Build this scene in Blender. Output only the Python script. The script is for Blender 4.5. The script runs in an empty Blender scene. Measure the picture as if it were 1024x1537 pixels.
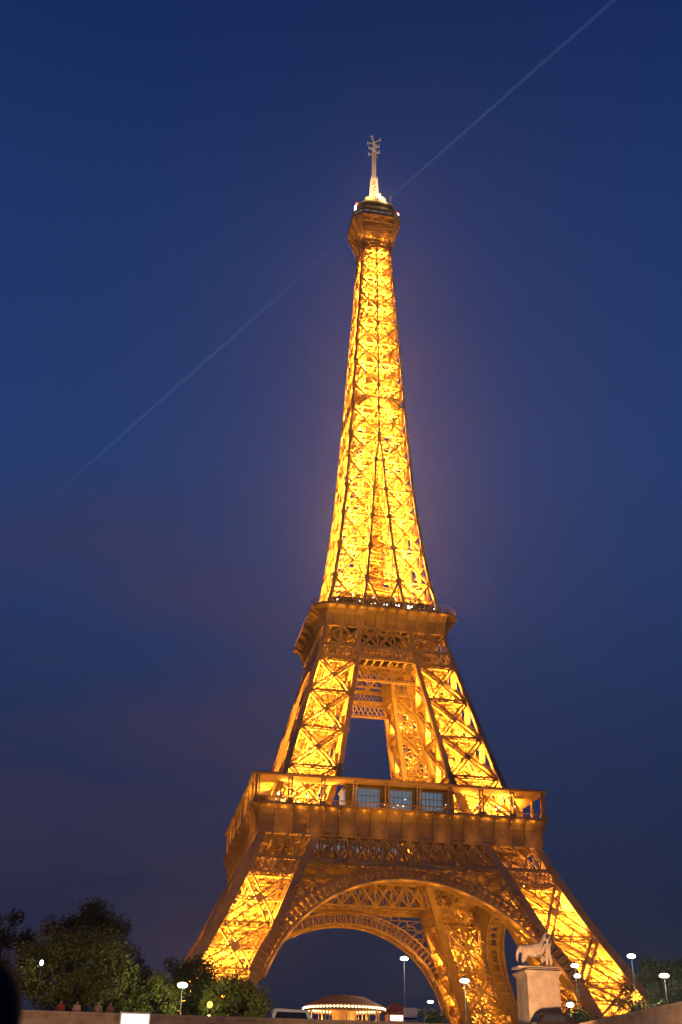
import bpy, bmesh, math, random
from mathutils import Vector, Matrix
R = math.radians
rnd = random.Random(7)
scene = bpy.context.scene
col = scene.collection

# ------------------------------------------------------------------ camera
cam_d = bpy.data.cameras.new('camera'); cam = bpy.data.objects.new('camera', cam_d); col.objects.link(cam)
cam.location = (-62.73, -287.28, -4.08)
YAW, PITCH, ROLL = 0.181, 0.504, 0.020
f = Vector((math.sin(YAW)*math.cos(PITCH), math.cos(YAW)*math.cos(PITCH), math.sin(PITCH)))
r_ = Vector((math.cos(YAW), -math.sin(YAW), 0)); u_ = r_.cross(f)
rr = math.cos(ROLL)*r_ + math.sin(ROLL)*u_; uu = -math.sin(ROLL)*r_ + math.cos(ROLL)*u_
cam.rotation_euler = Matrix(((rr.x, uu.x, -f.x), (rr.y, uu.y, -f.y), (rr.z, uu.z, -f.z))).to_euler()
cam_d.sensor_fit = 'VERTICAL'; cam_d.sensor_height = 22.3; cam_d.lens = 1597.3/1537*22.3
cam_d.clip_start = 0.1; cam_d.clip_end = 20000
cam_d.dof.use_dof = True; cam_d.dof.focus_distance = 260; cam_d.dof.aperture_fstop = 2.4
scene.camera = cam

# ------------------------------------------------------------------ sky (blue hour, sun below the horizon)
SKY = 1.0
w = bpy.data.worlds.new('World'); scene.world = w; w.use_nodes = True
nt = w.node_tree; N = nt.nodes; L = nt.links; N.clear()
out = N.new('ShaderNodeOutputWorld'); bg = N.new('ShaderNodeBackground')
tc = N.new('ShaderNodeTexCoord'); sep = N.new('ShaderNodeSeparateXYZ'); L.new(tc.outputs['Generated'], sep.inputs[0])
ramp = N.new('ShaderNodeValToRGB'); L.new(sep.outputs['Z'], ramp.inputs[0])
def lin(c): return tuple(((x/255+.055)/1.055)**2.4 if x > 10 else x/255/12.92 for x in c)
els = [(0.0, (27, 31, 53)), (0.13, (29, 38, 62)), (0.28, (32, 48, 85)), (0.41, (35, 57, 103)), (0.52, (34, 60, 111)), (0.69, (27, 53, 104)), (0.81, (18, 41, 89)), (1.0, (14, 32, 74))]
cr = ramp.color_ramp
while len(cr.elements) < len(els): cr.elements.new(.5)
for e, (p, c) in zip(cr.elements, els): e.position = p; e.color = (*lin(c), 1)
# faint dark cloud streaks low in the sky
mp = N.new('ShaderNodeMapping'); mp.inputs['Scale'].default_value = (1.6, 1.6, 6.0); L.new(tc.outputs['Generated'], mp.inputs[0])
nz = N.new('ShaderNodeTexNoise'); nz.inputs['Scale'].default_value = 2.2; nz.inputs['Detail'].default_value = 4; L.new(mp.outputs[0], nz.inputs[0])
cm = N.new('ShaderNodeMapRange'); cm.inputs['From Min'].default_value = .38; cm.inputs['From Max'].default_value = .66; L.new(nz.outputs['Fac'], cm.inputs['Value'])
lowm = N.new('ShaderNodeMapRange'); lowm.interpolation_type = 'SMOOTHSTEP'; lowm.inputs['From Min'].default_value = .955; lowm.inputs['From Max'].default_value = 1.0; lowm.inputs['To Max'].default_value = .5
dotn = N.new('ShaderNodeVectorMath'); dotn.operation = 'DOT_PRODUCT'; L.new(tc.outputs['Generated'], dotn.inputs[0])
dotn.inputs[1].default_value = (f+rr*((190-512)/1597.3)-uu*((1110-768.5)/1597.3)).normalized()
L.new(dotn.outputs['Value'], lowm.inputs['Value'])
mul = N.new('ShaderNodeMath'); mul.operation = 'MULTIPLY'; L.new(cm.outputs[0], mul.inputs[0]); L.new(lowm.outputs[0], mul.inputs[1])
mixc = N.new('ShaderNodeMix'); mixc.data_type = 'RGBA'; L.new(mul.outputs[0], mixc.inputs['Factor']); L.new(ramp.outputs['Color'], mixc.inputs[6]); mixc.inputs[7].default_value = (*lin((66, 55, 78)), 1)
sky = N.new('ShaderNodeTexSky'); sky.sky_type = 'NISHITA'; sky.sun_disc = False; sky.sun_elevation = R(-6); sky.sun_rotation = R(250)
skym = N.new('ShaderNodeMix'); skym.data_type = 'RGBA'; skym.blend_type = 'ADD'; skym.inputs['Factor'].default_value = .05
L.new(mixc.outputs[2], skym.inputs[6]); L.new(sky.outputs[0], skym.inputs[7]); L.new(skym.outputs[2], bg.inputs[0]); bg.inputs[1].default_value = SKY
L.new(bg.outputs[0], out.inputs[0])
scene.view_settings.view_transform = 'Standard'; scene.view_settings.look = 'None'; scene.view_settings.exposure = 0; scene.view_settings.gamma = 1
scene.cycles.use_denoising = True; scene.cycles.use_adaptive_sampling = False; scene.cycles.sample_clamp_direct = 60; scene.cycles.max_bounces = 5; scene.cycles.diffuse_bounces = 3; scene.cycles.sample_clamp_indirect = 4

# ------------------------------------------------------------------ materials
def mat(name, base, rough=.6, var=.25, scale=2.0, metal=0.0, bump=0.0):
    m = bpy.data.materials.new(name); m.use_nodes = True; t = m.node_tree; b = t.nodes['Principled BSDF']
    b.inputs['Roughness'].default_value = rough; b.inputs['Metallic'].default_value = metal
    n = t.nodes.new('ShaderNodeTexNoise'); n.inputs['Scale'].default_value = scale; n.inputs['Detail'].default_value = 5
    g = t.nodes.new('ShaderNodeTexCoord'); t.links.new(g.outputs['Object'], n.inputs['Vector'])
    c = t.nodes.new('ShaderNodeValToRGB'); c.color_ramp.elements[0].position = .3; c.color_ramp.elements[1].position = .7
    c.color_ramp.elements[0].color = (*[x*(1-var) for x in base], 1); c.color_ramp.elements[1].color = (*[min(1, x*(1+var)) for x in base], 1)
    t.links.new(n.outputs['Fac'], c.inputs[0]); t.links.new(c.outputs[0], b.inputs['Base Color'])
    if bump:
        bn = t.nodes.new('ShaderNodeBump'); bn.inputs['Strength'].default_value = bump; bn.inputs['Distance'].default_value = .05
        t.links.new(n.outputs['Fac'], bn.inputs['Height']); t.links.new(bn.outputs[0], b.inputs['Normal'])
    return m
def emit(name, c, s):
    m = bpy.data.materials.new(name); m.use_nodes = True; t = m.node_tree; b = t.nodes['Principled BSDF']
    b.inputs['Base Color'].default_value = (.5, .5, .5, 1); b.inputs['Emission Color'].default_value = (*c, 1); b.inputs['Emission Strength'].default_value = s
    return m
IRON = mat('iron_paint', (.40, .27, .15), .5, .18, .6)
DARKIRON = mat('dark_iron', (.10, .075, .055), .5, .2, .8)
GLASS = mat('dark_glass', (.02, .025, .035), .08, .1, .3)
STONE = mat('pale_stone', (.42, .33, .24), .85, .22, 1.2, bump=.4)
ASPH = mat('asphalt', (.05, .048, .045), .9, .3, 3)
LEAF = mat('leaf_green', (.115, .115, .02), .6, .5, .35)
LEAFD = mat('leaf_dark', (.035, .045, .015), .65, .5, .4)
BARK = mat('bark', (.07, .05, .035), .9, .4, 4, bump=.6)
WHITE = mat('white_paint', (.75, .72, .68), .4, .06, 1)
BLACKM = mat('black_metal', (.008, .008, .009), .7, .2, 2)
DARKPAINT = mat('dark_car_paint', (.012, .007, .006), .35, .1, 1)
REDPAINT = mat('dark_red_paint', (.12, .015, .012), .25, .1, 1)
RUBBER = mat('rubber', (.02, .02, .02), .8, .2, 3)
SKIN = mat('skin', (.42, .25, .17), .55, .08, 5)
HAIR = mat('hair_dark', (.006, .005, .004), .9, .3, 14)
BLACKCLOTH = mat('black_cloth', (.010, .010, .012), .9, .3, 8)
STATUE = mat('statue_stone', (.55, .45, .34), .8, .2, 2.2, bump=.4)
ROOFTENT = mat('canvas_roof', (.26, .10, .05), .8, .25, 1.0)
CREAM = mat('cream_panel', (.55, .34, .13), .5, .25, 1.2)
GRASS = mat('ground_cover', (.05, .06, .025), .95, .4, .6)
WATER = mat('river_water', (.01, .014, .02), .08, .2, .2, bump=.6)
E_LAMP = emit('lamp_white', (1, .95, .80), 9)
E_GOLD = emit('sodium_lamp', (1, .55, .12), 22)
E_WHITE = emit('white_light', (1, .93, .85), 8)
E_RED = emit('red_light', (1, .06, .03), 6)
E_TAIL = emit('tail_light', (1, .38, .28), 9)
E_HEAD = emit('head_light', (1, .85, .65), 6)
E_WARM = emit('warm_bulb', (1, .75, .38), 7)
E_PANEL = emit('lit_panel', (1, .88, .78), 1.3)
E_DASH = emit('dim_window', (.9, .75, .45), .22)
E_BLUE = emit('lit_glass', (.26, .42, .60), .30); E_BLUE.node_tree.nodes['Principled BSDF'].inputs['Base Color'].default_value = (.02, .03, .04, 1)

# ------------------------------------------------------------------ mesh helpers
class MB:
    def __init__(s): s.v = []; s.f = []
    def poly(s, pts):
        n = len(s.v); s.v += [tuple(p) for p in pts]; s.f.append(tuple(range(n, n+len(pts)))); return s
    def bar(s, p, q, wd, d=None, n=(0, -1, 0)):
        """box from p to q; wd across, d along n"""
        d = wd if d is None else d
        p = Vector(p); q = Vector(q); a = q-p
        if a.length < 1e-6: return s
        a.normalize(); n = Vector(n); s1 = a.cross(n)
        if s1.length < 1e-4: s1 = a.cross(Vector((1, .3, .2)))
        s1.normalize(); s2 = s1.cross(a).normalized(); s1 = s1*wd/2; s2 = s2*d/2
        k = len(s.v)
        for c in (p, q):
            for x, y in ((-1, -1), (1, -1), (1, 1), (-1, 1)): s.v.append(tuple(c+s1*x+s2*y))
        s.f += [(k, k+1, k+5, k+4), (k+1, k+2, k+6, k+5), (k+2, k+3, k+7, k+6), (k+3, k, k+4, k+7), (k+3, k+2, k+1, k), (k+4, k+5, k+6, k+7)]
        return s
    def box(s, lo, hi):
        x0, y0, z0 = lo; x1, y1, z1 = hi; k = len(s.v)
        s.v += [(x0, y0, z0), (x1, y0, z0), (x1, y1, z0), (x0, y1, z0), (x0, y0, z1), (x1, y0, z1), (x1, y1, z1), (x0, y1, z1)]
        s.f += [(k, k+1, k+5, k+4), (k+1, k+2, k+6, k+5), (k+2, k+3, k+7, k+6), (k+3, k, k+4, k+7), (k+3, k+2, k+1, k), (k+4, k+5, k+6, k+7)]
        return s
    def lbar(s, p, q, wd, d, n, t=.26, lace=.11, step=None):
        """riveted lattice girder: two flange plates standing on the face, laced front and back"""
        p = Vector(p); q = Vector(q); a = q-p; ln = a.length; a.normalize(); n = Vector(n).normalized()
        sd = a.cross(n).normalized()
        for k in (-1, 1): s.bar(p+sd*k*wd/2, q+sd*k*wd/2, t, d, n)
        m = max(2, int(ln/(step or wd*1.15)))
        for i in range(m):
            k = 1 if i % 2 else -1
            for off in (d*.42, -d*.42):
                s.bar(p+a*ln*i/m+sd*k*wd/2+n*off, p+a*ln*(i+1)/m-sd*k*wd/2+n*off, lace, .07, n)
        return s
    def tube(s, pts, rad, k=8, cap=True):
        pts = [Vector(p) for p in pts]; rad = rad if isinstance(rad, (list, tuple)) else [rad]*len(pts)
        rings = []
        for i, p in enumerate(pts):
            a = (pts[min(i+1, len(pts)-1)]-pts[max(i-1, 0)]).normalized()
            e1 = a.cross(Vector((0, 0, 1)) if abs(a.z) < .9 else Vector((1, 0, 0))).normalized(); e2 = a.cross(e1)
            b = len(s.v)
            for j in range(k):
                t = 2*math.pi*j/k; s.v.append(tuple(p+(e1*math.cos(t)+e2*math.sin(t))*rad[i]))
            rings.append(b)
        for b0, b1 in zip(rings, rings[1:]):
            for j in range(k): s.f.append((b0+j, b0+(j+1) % k, b1+(j+1) % k, b1+j))
        if cap: s.f.append(tuple(rings[0]+j for j in reversed(range(k)))); s.f.append(tuple(rings[-1]+j for j in range(k)))
        return s
    def loft(s, rings, cap0=False, cap1=False):
        k = len(rings[0]); b = []
        for rg in rings: b.append(len(s.v)); s.v += [tuple(p) for p in rg]
        for b0, b1 in zip(b, b[1:]):
            for j in range(k): s.f.append((b0+j, b0+(j+1) % k, b1+(j+1) % k, b1+j))
        if cap0: s.f.append(tuple(b[0]+j for j in reversed(range(k))))
        if cap1: s.f.append(tuple(b[-1]+j for j in range(k)))
        return s
    def lathe(s, prof, c=(0, 0), k=24):
        return s.loft([[(c[0]+r*math.cos(2*math.pi*j/k), c[1]+r*math.sin(2*math.pi*j/k), z) for j in range(k)] for r, z in prof], True, True)
    def mesh(s, name, m, smooth=False):
        me = bpy.data.meshes.new(name); me.from_pydata(s.v, [], s.f); me.materials.append(m); me.validate()
        if smooth: me.polygons.foreach_set('use_smooth', [True]*len(me.polygons))
        return me
    def build(s, name, m, parent=None, smooth=False, bevel=0):
        o = bpy.data.objects.new(name, s.mesh(name, m, smooth)); col.objects.link(o)
        if parent: o.parent = parent
        if bevel: bv = o.modifiers.new('bevel', 'BEVEL'); bv.width = bevel; bv.segments = 2; bv.limit_method = 'ANGLE'
        return o
def tag(o, label=None, cat=None, group=None, kind=None):
    if label: o['label'] = label
    if cat: o['category'] = cat
    if group: o['group'] = group
    if kind: o['kind'] = kind
    return o
def thing(name, label, cat, loc=(0, 0, 0), rz=0, group=None):
    o = bpy.data.objects.new(name, None); col.objects.link(o); o.location = loc; o.rotation_euler = (0, 0, rz); o.empty_display_size = .3
    return tag(o, label, cat, group)
def copy_tree(o, parent=None):
    c = o.copy(); col.objects.link(c)
    if parent: c.parent = parent
    for ch in list(o.children): copy_tree(ch, c)
    return c
def lamp(kind, loc, power, color, radius=.3, parent=None, target=None, angle=150, blend=.7):
    ld = bpy.data.lights.new('floodlight', kind); ld.energy = power; ld.color = color; ld.shadow_soft_size = radius
    o = bpy.data.objects.new('floodlight', ld); col.objects.link(o); o.location = loc
    if kind == 'SPOT':
        ld.spot_size = R(angle); ld.spot_blend = blend
        o.rotation_euler = (Vector(target)-Vector(loc)).to_track_quat('-Z', 'Y').to_euler()
    if parent: o.parent = parent
    return o
SODIUM = (1.0, .39, .035)

# ------------------------------------------------------------------ ground, road, river
GZ = .7
g = MB()
g.poly([(-4000, -190, GZ), (4000, -190, GZ), (4000, 6000, GZ), (-4000, 6000, GZ)])
tag(g.build('ground', GRASS), kind='structure')
g = MB().poly([(-4000, -185, GZ+.004), (4000, -185, GZ+.004), (4000, -150, GZ+.004), (-4000, -150, GZ+.004)]); tag(g.build('road', ASPH), kind='structure')
g = MB()
for k in range(-60, 60): g.poly([(k*5, -167.6, GZ+.008), (k*5+2.5, -167.6, GZ+.008), (k*5+2.5, -167.4, GZ+.008), (k*5, -167.4, GZ+.008)])
tag(g.build('road_marking', WHITE), kind='structure')
g = MB().poly([(-4000, -187, GZ+.13), (4000, -187, GZ+.13), (4000, -185, GZ+.13), (-4000, -185, GZ+.13)])
g.poly([(-4000, -185, GZ), (4000, -185, GZ), (4000, -185, GZ+.13), (-4000, -185, GZ+.13)])
tag(g.build('pavement', STONE), kind='structure')
g = MB().poly([(-4000, -360, -6.9), (4000, -360, -6.9), (4000, -190, -6.9), (-4000, -190, -6.9)]); tag(g.build('river_water', WATER), kind='structure')

g = MB().box((-400, -236, -9), (-22.8, -191.05, -5.4)); tag(g.build('quay_path', STONE), kind='structure')

# ------------------------------------------------------------------ THE TOWER
def interp(t, x):
    if x <= t[0][0]: return t[0][1]
    for (a, b), (c, d) in zip(t, t[1:]):
        if x <= c: return b+(d-b)*(x-a)/(c-a)
    return t[-1][1]
TO = [(0, 60), (22.5, 47.9), (29, 44.4), (36, 40.9), (41, 38.6), (44.5, 37), (51, 34.4), (57, 32.2), (65.7, 29), (79, 25.4), (90, 22.6), (100, 19.9), (108, 18), (112, 17.3), (116, 16.5), (124, 15.1), (130, 13.7), (139.5, 12.6), (150, 11.5), (161, 10.4), (172, 9.8), (192, 8.6), (211, 7.7), (228, 6.9), (243, 6.1), (262, 5.2), (276, 4.9), (300, 4.8)]
TI = [(0, 40.5), (20, 33.6), (26, 30.3), (34, 27), (42, 23.5), (50, 20.2), (57, 17.2), (68, 13.6), (80, 11.5), (90, 9.7), (101, 7.7), (110, 7.0), (118, 6.2), (128, 4.75), (139.5, 3.5), (150.5, 2.65), (161, 1.8), (171.5, 1.2), (181.5, 0.0)]
Wo = lambda z: interp(TO, z)
Wi = lambda z: interp(TI, z)
TOWER = thing('lattice_tower', 'tall wrought iron lattice tower glowing golden with floodlights, on four arched legs', 'tower')
def C(a, b):            # corner curve of the front-left leg; a, b in 'oi'
    fa = Wo if a == 'o' else Wi; fb = Wo if b == 'o' else Wi
    return lambda z: Vector((-fa(z), -fb(z), z))
FACES = [(C('o', 'o'), C('i', 'o'), (0, -1, 0)), (C('o', 'o'), C('o', 'i'), (-1, 0, 0)), (C('i', 'o'), C('i', 'i'), (1, 0, 0)), (C('o', 'i'), C('i', 'i'), (0, 1, 0))]
def lerp(a, b, t): return a+(b-a)*t
def four(o):             # the other three legs / sides are copies turned about the axis
    res = [o]
    for k in (1, 2, 3):
        c = copy_tree(o, TOWER); c.rotation_euler = (0, 0, k*math.pi/2); res.append(c)
    return res
def chord_mesh(zs, wfun, thin=1.0):
    res = []
    for a in 'oi':
        for b in 'oi':
            m = MB(); res.append(m); c = C(a, b); sx = 1 if a == 'o' else -1; sy = 1 if b == 'o' else -1
            for z0, z1 in zip(zs, zs[1:]):
                o0 = Vector((sx*wfun(z0)/2, sy*wfun(z0)/2, 0)); o1 = Vector((sx*wfun(z1)/2, sy*wfun(z1)/2, 0))
                p = c(z0)+o0; q = c(z1)+o1; w0 = (wfun(z0)+wfun(z1))/2
                m.bar(p, q+(q-p).normalized()*.05, w0, w0, (0, -1, 0))
    return res
def diamonds(m, A, B, z0, z1, n, wd, nx, dp=.12, double=True):
    for i in range(n):
        t0, t1 = i/n, (i+1)/n
        m.bar(lerp(A(z0), B(z0), t0), lerp(A(z1), B(z1), t1), wd, dp, nx)
        m.bar(lerp(A(z0), B(z0), t1), lerp(A(z1), B(z1), t0), wd, dp, nx)
        if double:
            zm = (z0+z1)/2; tm = (t0+t1)/2
            m.bar(lerp(A(z0), B(z0), tm), lerp(A(zm), B(zm), t1), wd, dp, nx); m.bar(lerp(A(zm), B(zm), t1), lerp(A(z1), B(z1), tm), wd, dp, nx)
            m.bar(lerp(A(z0), B(z0), tm), lerp(A(zm), B(zm), t0), wd, dp, nx); m.bar(lerp(A(zm), B(zm), t0), lerp(A(z1), B(z1), tm), wd, dp, nx)
def leg(levels, cw, gw, belts, zend, mid=True):
    """one leg: chords, bracing girders, gussets, inner stair and lift track"""
    zs = sorted(set(levels+[zend]+[b[0] for b in belts]+[b[1] for b in belts]+[levels[0]+(zend-levels[0])*i/12 for i in range(13)]))
    chords = chord_mesh(zs, cw)
    br = MB(); gu = MB(); inn = MB()
    for A, B, nx in FACES:
        nv = Vector(nx)
        def ends(z):
            a, b = A(z), B(z); d = (b-a).normalized(); c = cw(z)
            return a+d*c-nv*.85, b-d*c-nv*.85
        for z0, z1 in zip(levels, levels[1:]):
            (a0, b0), (a1, b1) = ends(z0), ends(z1); g_ = gw*(.8 if z0 > 50 else 1)
            br.lbar(a0-nv*.15, b1-nv*.15, g_, 1.3, nx); br.lbar(b0-nv*.15, a1-nv*.15, g_, 1.3, nx)
            br.lbar(a1-nv*.1, b1-nv*.1, g_*.8, 1.2, nx, .22, .05)
            ce = (a0+b0+a1+b1)/4; zc = (z0+z1)/2; am, bm = ends(zc)
            if mid: br.lbar(am, bm, g_*.5, .5, nx)
            # secondary lattice
            for P, Q in (((a0+b0)/2, (a0+ce)/2), ((a0+b0)/2, (b0+ce)/2), ((a1+b1)/2, (a1+ce)/2), ((a1+b1)/2, (b1+ce)/2)): br.bar(P-nv*.2, Q-nv*.2, .22, .22, nx)
            r = g_*.6; e = (b0-a0).normalized(); up = Vector((0, 0, 1))
            pts = [ce+nv*.68+(e*math.cos(t)+up*math.sin(t))*r for t in [math.pi*k/4+math.pi/8 for k in range(8)]]
            br.loft([pts, [p-nv*.1 for p in pts]], True, True)
            # inner layer of each face, half a leg deep: thin bracing the lamps catch
            for k in range(2):
                u0, u1 = rnd.random(), rnd.random()
                inn.bar(lerp(a0, b0, u0)-nv*2.6, lerp(a1, b1, u1)-nv*2.6, .25, .3, nx)
        br.lbar(*ends(levels[0]), gw*.8, .8, nx)
        for z0, z1, n, wd, dbl in belts:
            diamonds(br, A, B, z0+.25, z1-.25, n, wd, nx, .14, dbl)
            for z in (z0, z1): br.bar(A(z)-nv*.3, B(z)-nv*.3, .55, .5, nx)
            if not dbl:
                for i in range(1, n): br.bar(lerp(A(z0), B(z0), i/n), lerp(A(z1), B(z1), i/n), wd, .14, nx)
    # inclined lift track, stairs and cross diaphragms inside
    ctr = lambda z: Vector((-(Wo(z)+Wi(z))/2, -(Wo(z)+Wi(z))/2, z))
    zt = [levels[0]+(zend-levels[0])*i/26 for i in range(27)]
    for dx, dy in ((-2.1, 0), (2.1, 0), (0, -2.1), (0, 2.1)):
        for z0, z1 in zip(zt, zt[1:]): inn.bar(ctr(z0)+Vector((dx, dy, 0)), ctr(z1)+Vector((dx, dy, 0)), .45, .6)
    for i, (z0, z1) in enumerate(zip(zt, zt[1:])):
        c0, c1 = ctr(z0), ctr(z1); k = 1 if i % 2 else -1
        inn.bar(c0+Vector((-2.1, 0, 0)), c0+Vector((2.1, 0, 0)), .3, .4); inn.bar(c0+Vector((0, -2.1, 0)), c0+Vector((0, 2.1, 0)), .3, .4)
        inn.bar(c0+Vector((-2.1*k, 0, 0)), c1+Vector((2.1*k, 0, 0)), .25, .25); inn.bar(c0+Vector((0, 2.1*k, 0)), c1+Vector((0, -2.1*k, 0)), .25, .25)
        s0 = c0+Vector((3.2*k+1, 3.0, 0)); s1 = c1+Vector((-3.2*k+1, 3.0, 0))
        inn.bar(s0, s1, .25, 1.1, (0, 1, 0)); inn.bar(s0+Vector((0, 0, 1)), s1+Vector((0, 0, 1)), .08, 1.1, (0, 1, 0))
        s0 = c0+Vector((-3.0, 3.2*k, 0)); s1 = c1+Vector((-3.0, -3.2*k, 0)); inn.bar(s0, s1, 1.0, .2, (1, 0, 0))
    for z in levels[1:]:
        P = [C(*q)(z) for q in ('oo', 'io', 'ii', 'oi')]
        inn.bar(P[0], P[2], .5, .6, (0, 0, 1)); inn.bar(P[1], P[3], .5, .6, (0, 0, 1))
        for t in (.33, .67): inn.bar(lerp(P[0], P[1], t), lerp(P[3], P[2], t), .35, .5, (0, 0, 1)); inn.bar(lerp(P[0], P[3], t), lerp(P[1], P[2], t), .35, .5, (0, 0, 1))
    root = br.build('leg', IRON, TOWER)
    for c_ in chords: c_.build('chord', IRON, root)
    inn.build('lift_track', IRON, root)
    return root
cwl = lambda z: interp([(0, 2.4), (40, 2.1), (57, 1.7), (68, 1.35), (100, 1.1), (120, .95)], z)
LOW = [5.0, 11.5, 18.6, 28.5, 40.4]
legs_low = four(leg(LOW, cwl, 1.5, [(40.9, 44.2, 7, .22, True), (44.6, 50.4, 4, .3, False)], 56.6))
UP = [57.4, 68.3, 79.3, 90.3, 100.6]
legs_up = four(leg(UP, cwl, 1.3, [(101.2, 104.9, 6, .2, True), (105.3, 111.4, 2, .5, False)], 112.5, mid=False))
# masonry footings
for x0 in (-60.6, -44.8):
    for y0 in (-60.6, -44.8):
        m = MB(); m.loft([[(x0-a, y0-a, z), (x0+6+a, y0-a, z), (x0+6+a, y0+6+a, z), (x0-a, y0+6+a, z)] for a, z in ((1, GZ-.5), (.8, 3), (0, 4.2), (-.6, 7))], True, True); four(m.build('footing', STONE, TOWER))


# shaft above the second floor
ZS = [117.0, 128.2, 139.5, 150.6, 160.8, 171.6, 181.5, 192.2, 201.5, 211, 219.6, 228, 235.5, 242.7, 249.6, 256.1, 262.6, 266.6]
cws = lambda z: interp([(117, .85), (181, .6), (266, .42)], z)
ch = [MB(), MB(), MB()]; br = MB(); gu = MB()
for z0, z1 in zip(ZS, ZS[1:]):
    n = Vector((0, -1, 0)); s = .62 if z0 > 181 else .85
    wl = lambda z: Vector((-Wo(z), -Wo(z), z)); wi = lambda z: Vector((-Wi(z), -Wo(z), z))
    ir = lambda z: Vector((Wi(z), -Wo(z), z)); rr2 = lambda z: Vector((Wo(z), -Wo(z), z))
    ch[0].bar(wl(z0), wl(z1), cws(z0), cws(z0))
    ch[1].bar(wi(z0), wi(z1), cws(z0)*.9, cws(z0)*.9)
    if Wi(z0) > 0: ch[2].bar(ir(z0), ir(z1), cws(z0)*.9, cws(z0)*.9)
    for A, B in ((wl, wi), (ir, rr2)):
        hi = -n*.0
        br.bar(A(z0)-n*.5, B(z1)-n*.5, s*.32, .9, n); br.bar(B(z0)-n*.5, A(z1)-n*.5, s*.32, .9, n)
        br.bar(A(z1)-n*.6, B(z1)-n*.6, s*.25, .9, n)
        mid0 = (A(z0)+B(z0))/2; mid1 = (A(z1)+B(z1))/2
        br.bar(mid0-n*.6, mid1-n*.9, .1, .5, n)
        zm = (z0+z1)/2; br.bar(A(zm)-n*.6, B(zm)-n*.9, .12, .5, n)
    for P in (wl(z1), wi(z1))+((ir(z1),) if Wi(z1) > 0 else ()):
        if z1 < 266:
            r = cws(z1)*1.25; pts = [P+n*(cws(z1)*.55)+Vector((math.cos(t), 0, math.sin(t)))*r for t in [math.pi*k/4+math.pi/8 for k in range(8)]]
            br.loft([pts, [p-n*.12 for p in pts]], True, True)
    if Wi(z1) > 0.5: br.lbar(wi(z1)-n*.3, ir(z1)-n*.3, .5, .5, n, .1, .1)
    # V strut between the inner chords
    if 0 < z0 < 122: br.bar(wi(z1), Vector((0, -Wo(z0), z0)), .6, .6, n); br.bar(ir(z1), Vector((0, -Wo(z0), z0)), .6, .6, n)
so = br.build('shaft_side', IRON, TOWER); [c_.build('chord', IRON, so) for c_ in ch]
four(so)
# inside the shaft: lift guides, stairs, level frames, inner faces of the four uprights
inn = MB()
zz = [118+i*2.05 for i in range(73)]
for i, (z0, z1) in enumerate(zip(zz, zz[1:])):
    k = 1 if i % 2 else -1; c = min(2.6, Wo(z0)*.36)
    for x in (-c, c):
        for y in (-c, c): inn.bar((x, y, z0), (x, y, z1), .35, .35)
    for s in (-1, 1):
        inn.bar((-c*k, s*c, z0), (c*k, s*c, z1), .3, .7, (0, 1, 0)); inn.bar((s*c, -c*k, z0), (s*c, c*k, z1), .7, .3, (0, 1, 0))
        inn.bar((-c, s*c, z0), (c, s*c, z0), .35, .5); inn.bar((s*c, -c, z0), (s*c, c, z0), .35, .5)
        for t in (-.6, 0, .6): inn.bar((c*t, s*c*.98, z0), (c*t, s*c*.98, z1), .5, .06)
    wq = Wo(z0)*.66
    if Wi(z0) > .8: wq = (Wo(z0)+Wi(z0))/2
    inn.bar((wq*k, -c-.8, z0), (-wq*k*.2, -c-.8, z1), .22, .9); inn.bar((-wq, c*k, z0), (-wq, -c*k, z1), .9, .22); inn.bar((wq, c*k, z0), (wq, -c*k, z1), .9, .22)
    inn.bar((wq*k, c+.8, z0), (-wq*k, c+.8, z1), .22, .9)
for z in ZS[1:]:
    o, i_ = Wo(z)-.4, Wi(z)
    for s in (-1, 1):
        for a, b in (((-o, s*i_), (o, s*i_)), ((s*i_, -o), (s*i_, o)), ((-o, s*o*.62), (o, s*o*.62)), ((s*o*.62, -o), (s*o*.62, o))):
            inn.bar((*a, z), (*b, z), .45, .5, (0, 0, 1))
    inn.bar((-o, -o, z), (o, o, z), .4, .4, (0, 0, 1)); inn.bar((-o, o, z), (o, -o, z), .4, .4, (0, 0, 1))
for z0, z1 in zip(ZS, ZS[1:]):       # inner faces of the uprights while they are still apart
    if Wi(z0) < .9: continue
    for sx in (-1, 1):
        for sy in (-1, 1):
            P = lambda a, b, z: (sx*(Wo(z)-.6 if a == 'o' else Wi(z)), sy*(Wo(z)-.6 if b == 'o' else Wi(z)), z)
            inn.bar(P('i', 'i', z0), P('i', 'i', z1), .6, .6)
            for (a, b), (c, d) in ((('i', 'o'), ('i', 'i')), (('o', 'i'), ('i', 'i'))):
                inn.bar(P(a, b, z0), P(c, d, z1), .45, .5); inn.bar(P(c, d, z0), P(a, b, z1), .45, .5)
inn.build('lift_core', IRON, TOWER)
# intermediate platform where the uprights have merged, with a curved soffit rib
m = MB(); a = Wo(196)-.5
m.box((-a, -a, 196.6), (-2.7, a, 197.1)); m.box((2.7, -a, 196.6), (a, a, 197.1)); m.box((-2.7, -a, 196.6), (2.7, -2.7, 197.1)); m.box((-2.7, 2.7, 196.6), (2.7, a, 197.1))
for k in range(12):
    t0, t1 = math.pi*k/12, math.pi*(k+1)/12
    for y in (-a+2.6, a-2.6): m.bar((math.cos(t0)*6.2, y, 192.4+4.6*math.sin(t0)), (math.cos(t1)*6.2, y, 192.4+4.6*math.sin(t1)), .3, 3.4)
m.build('intermediate_platform', IRON, TOWER)

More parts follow.
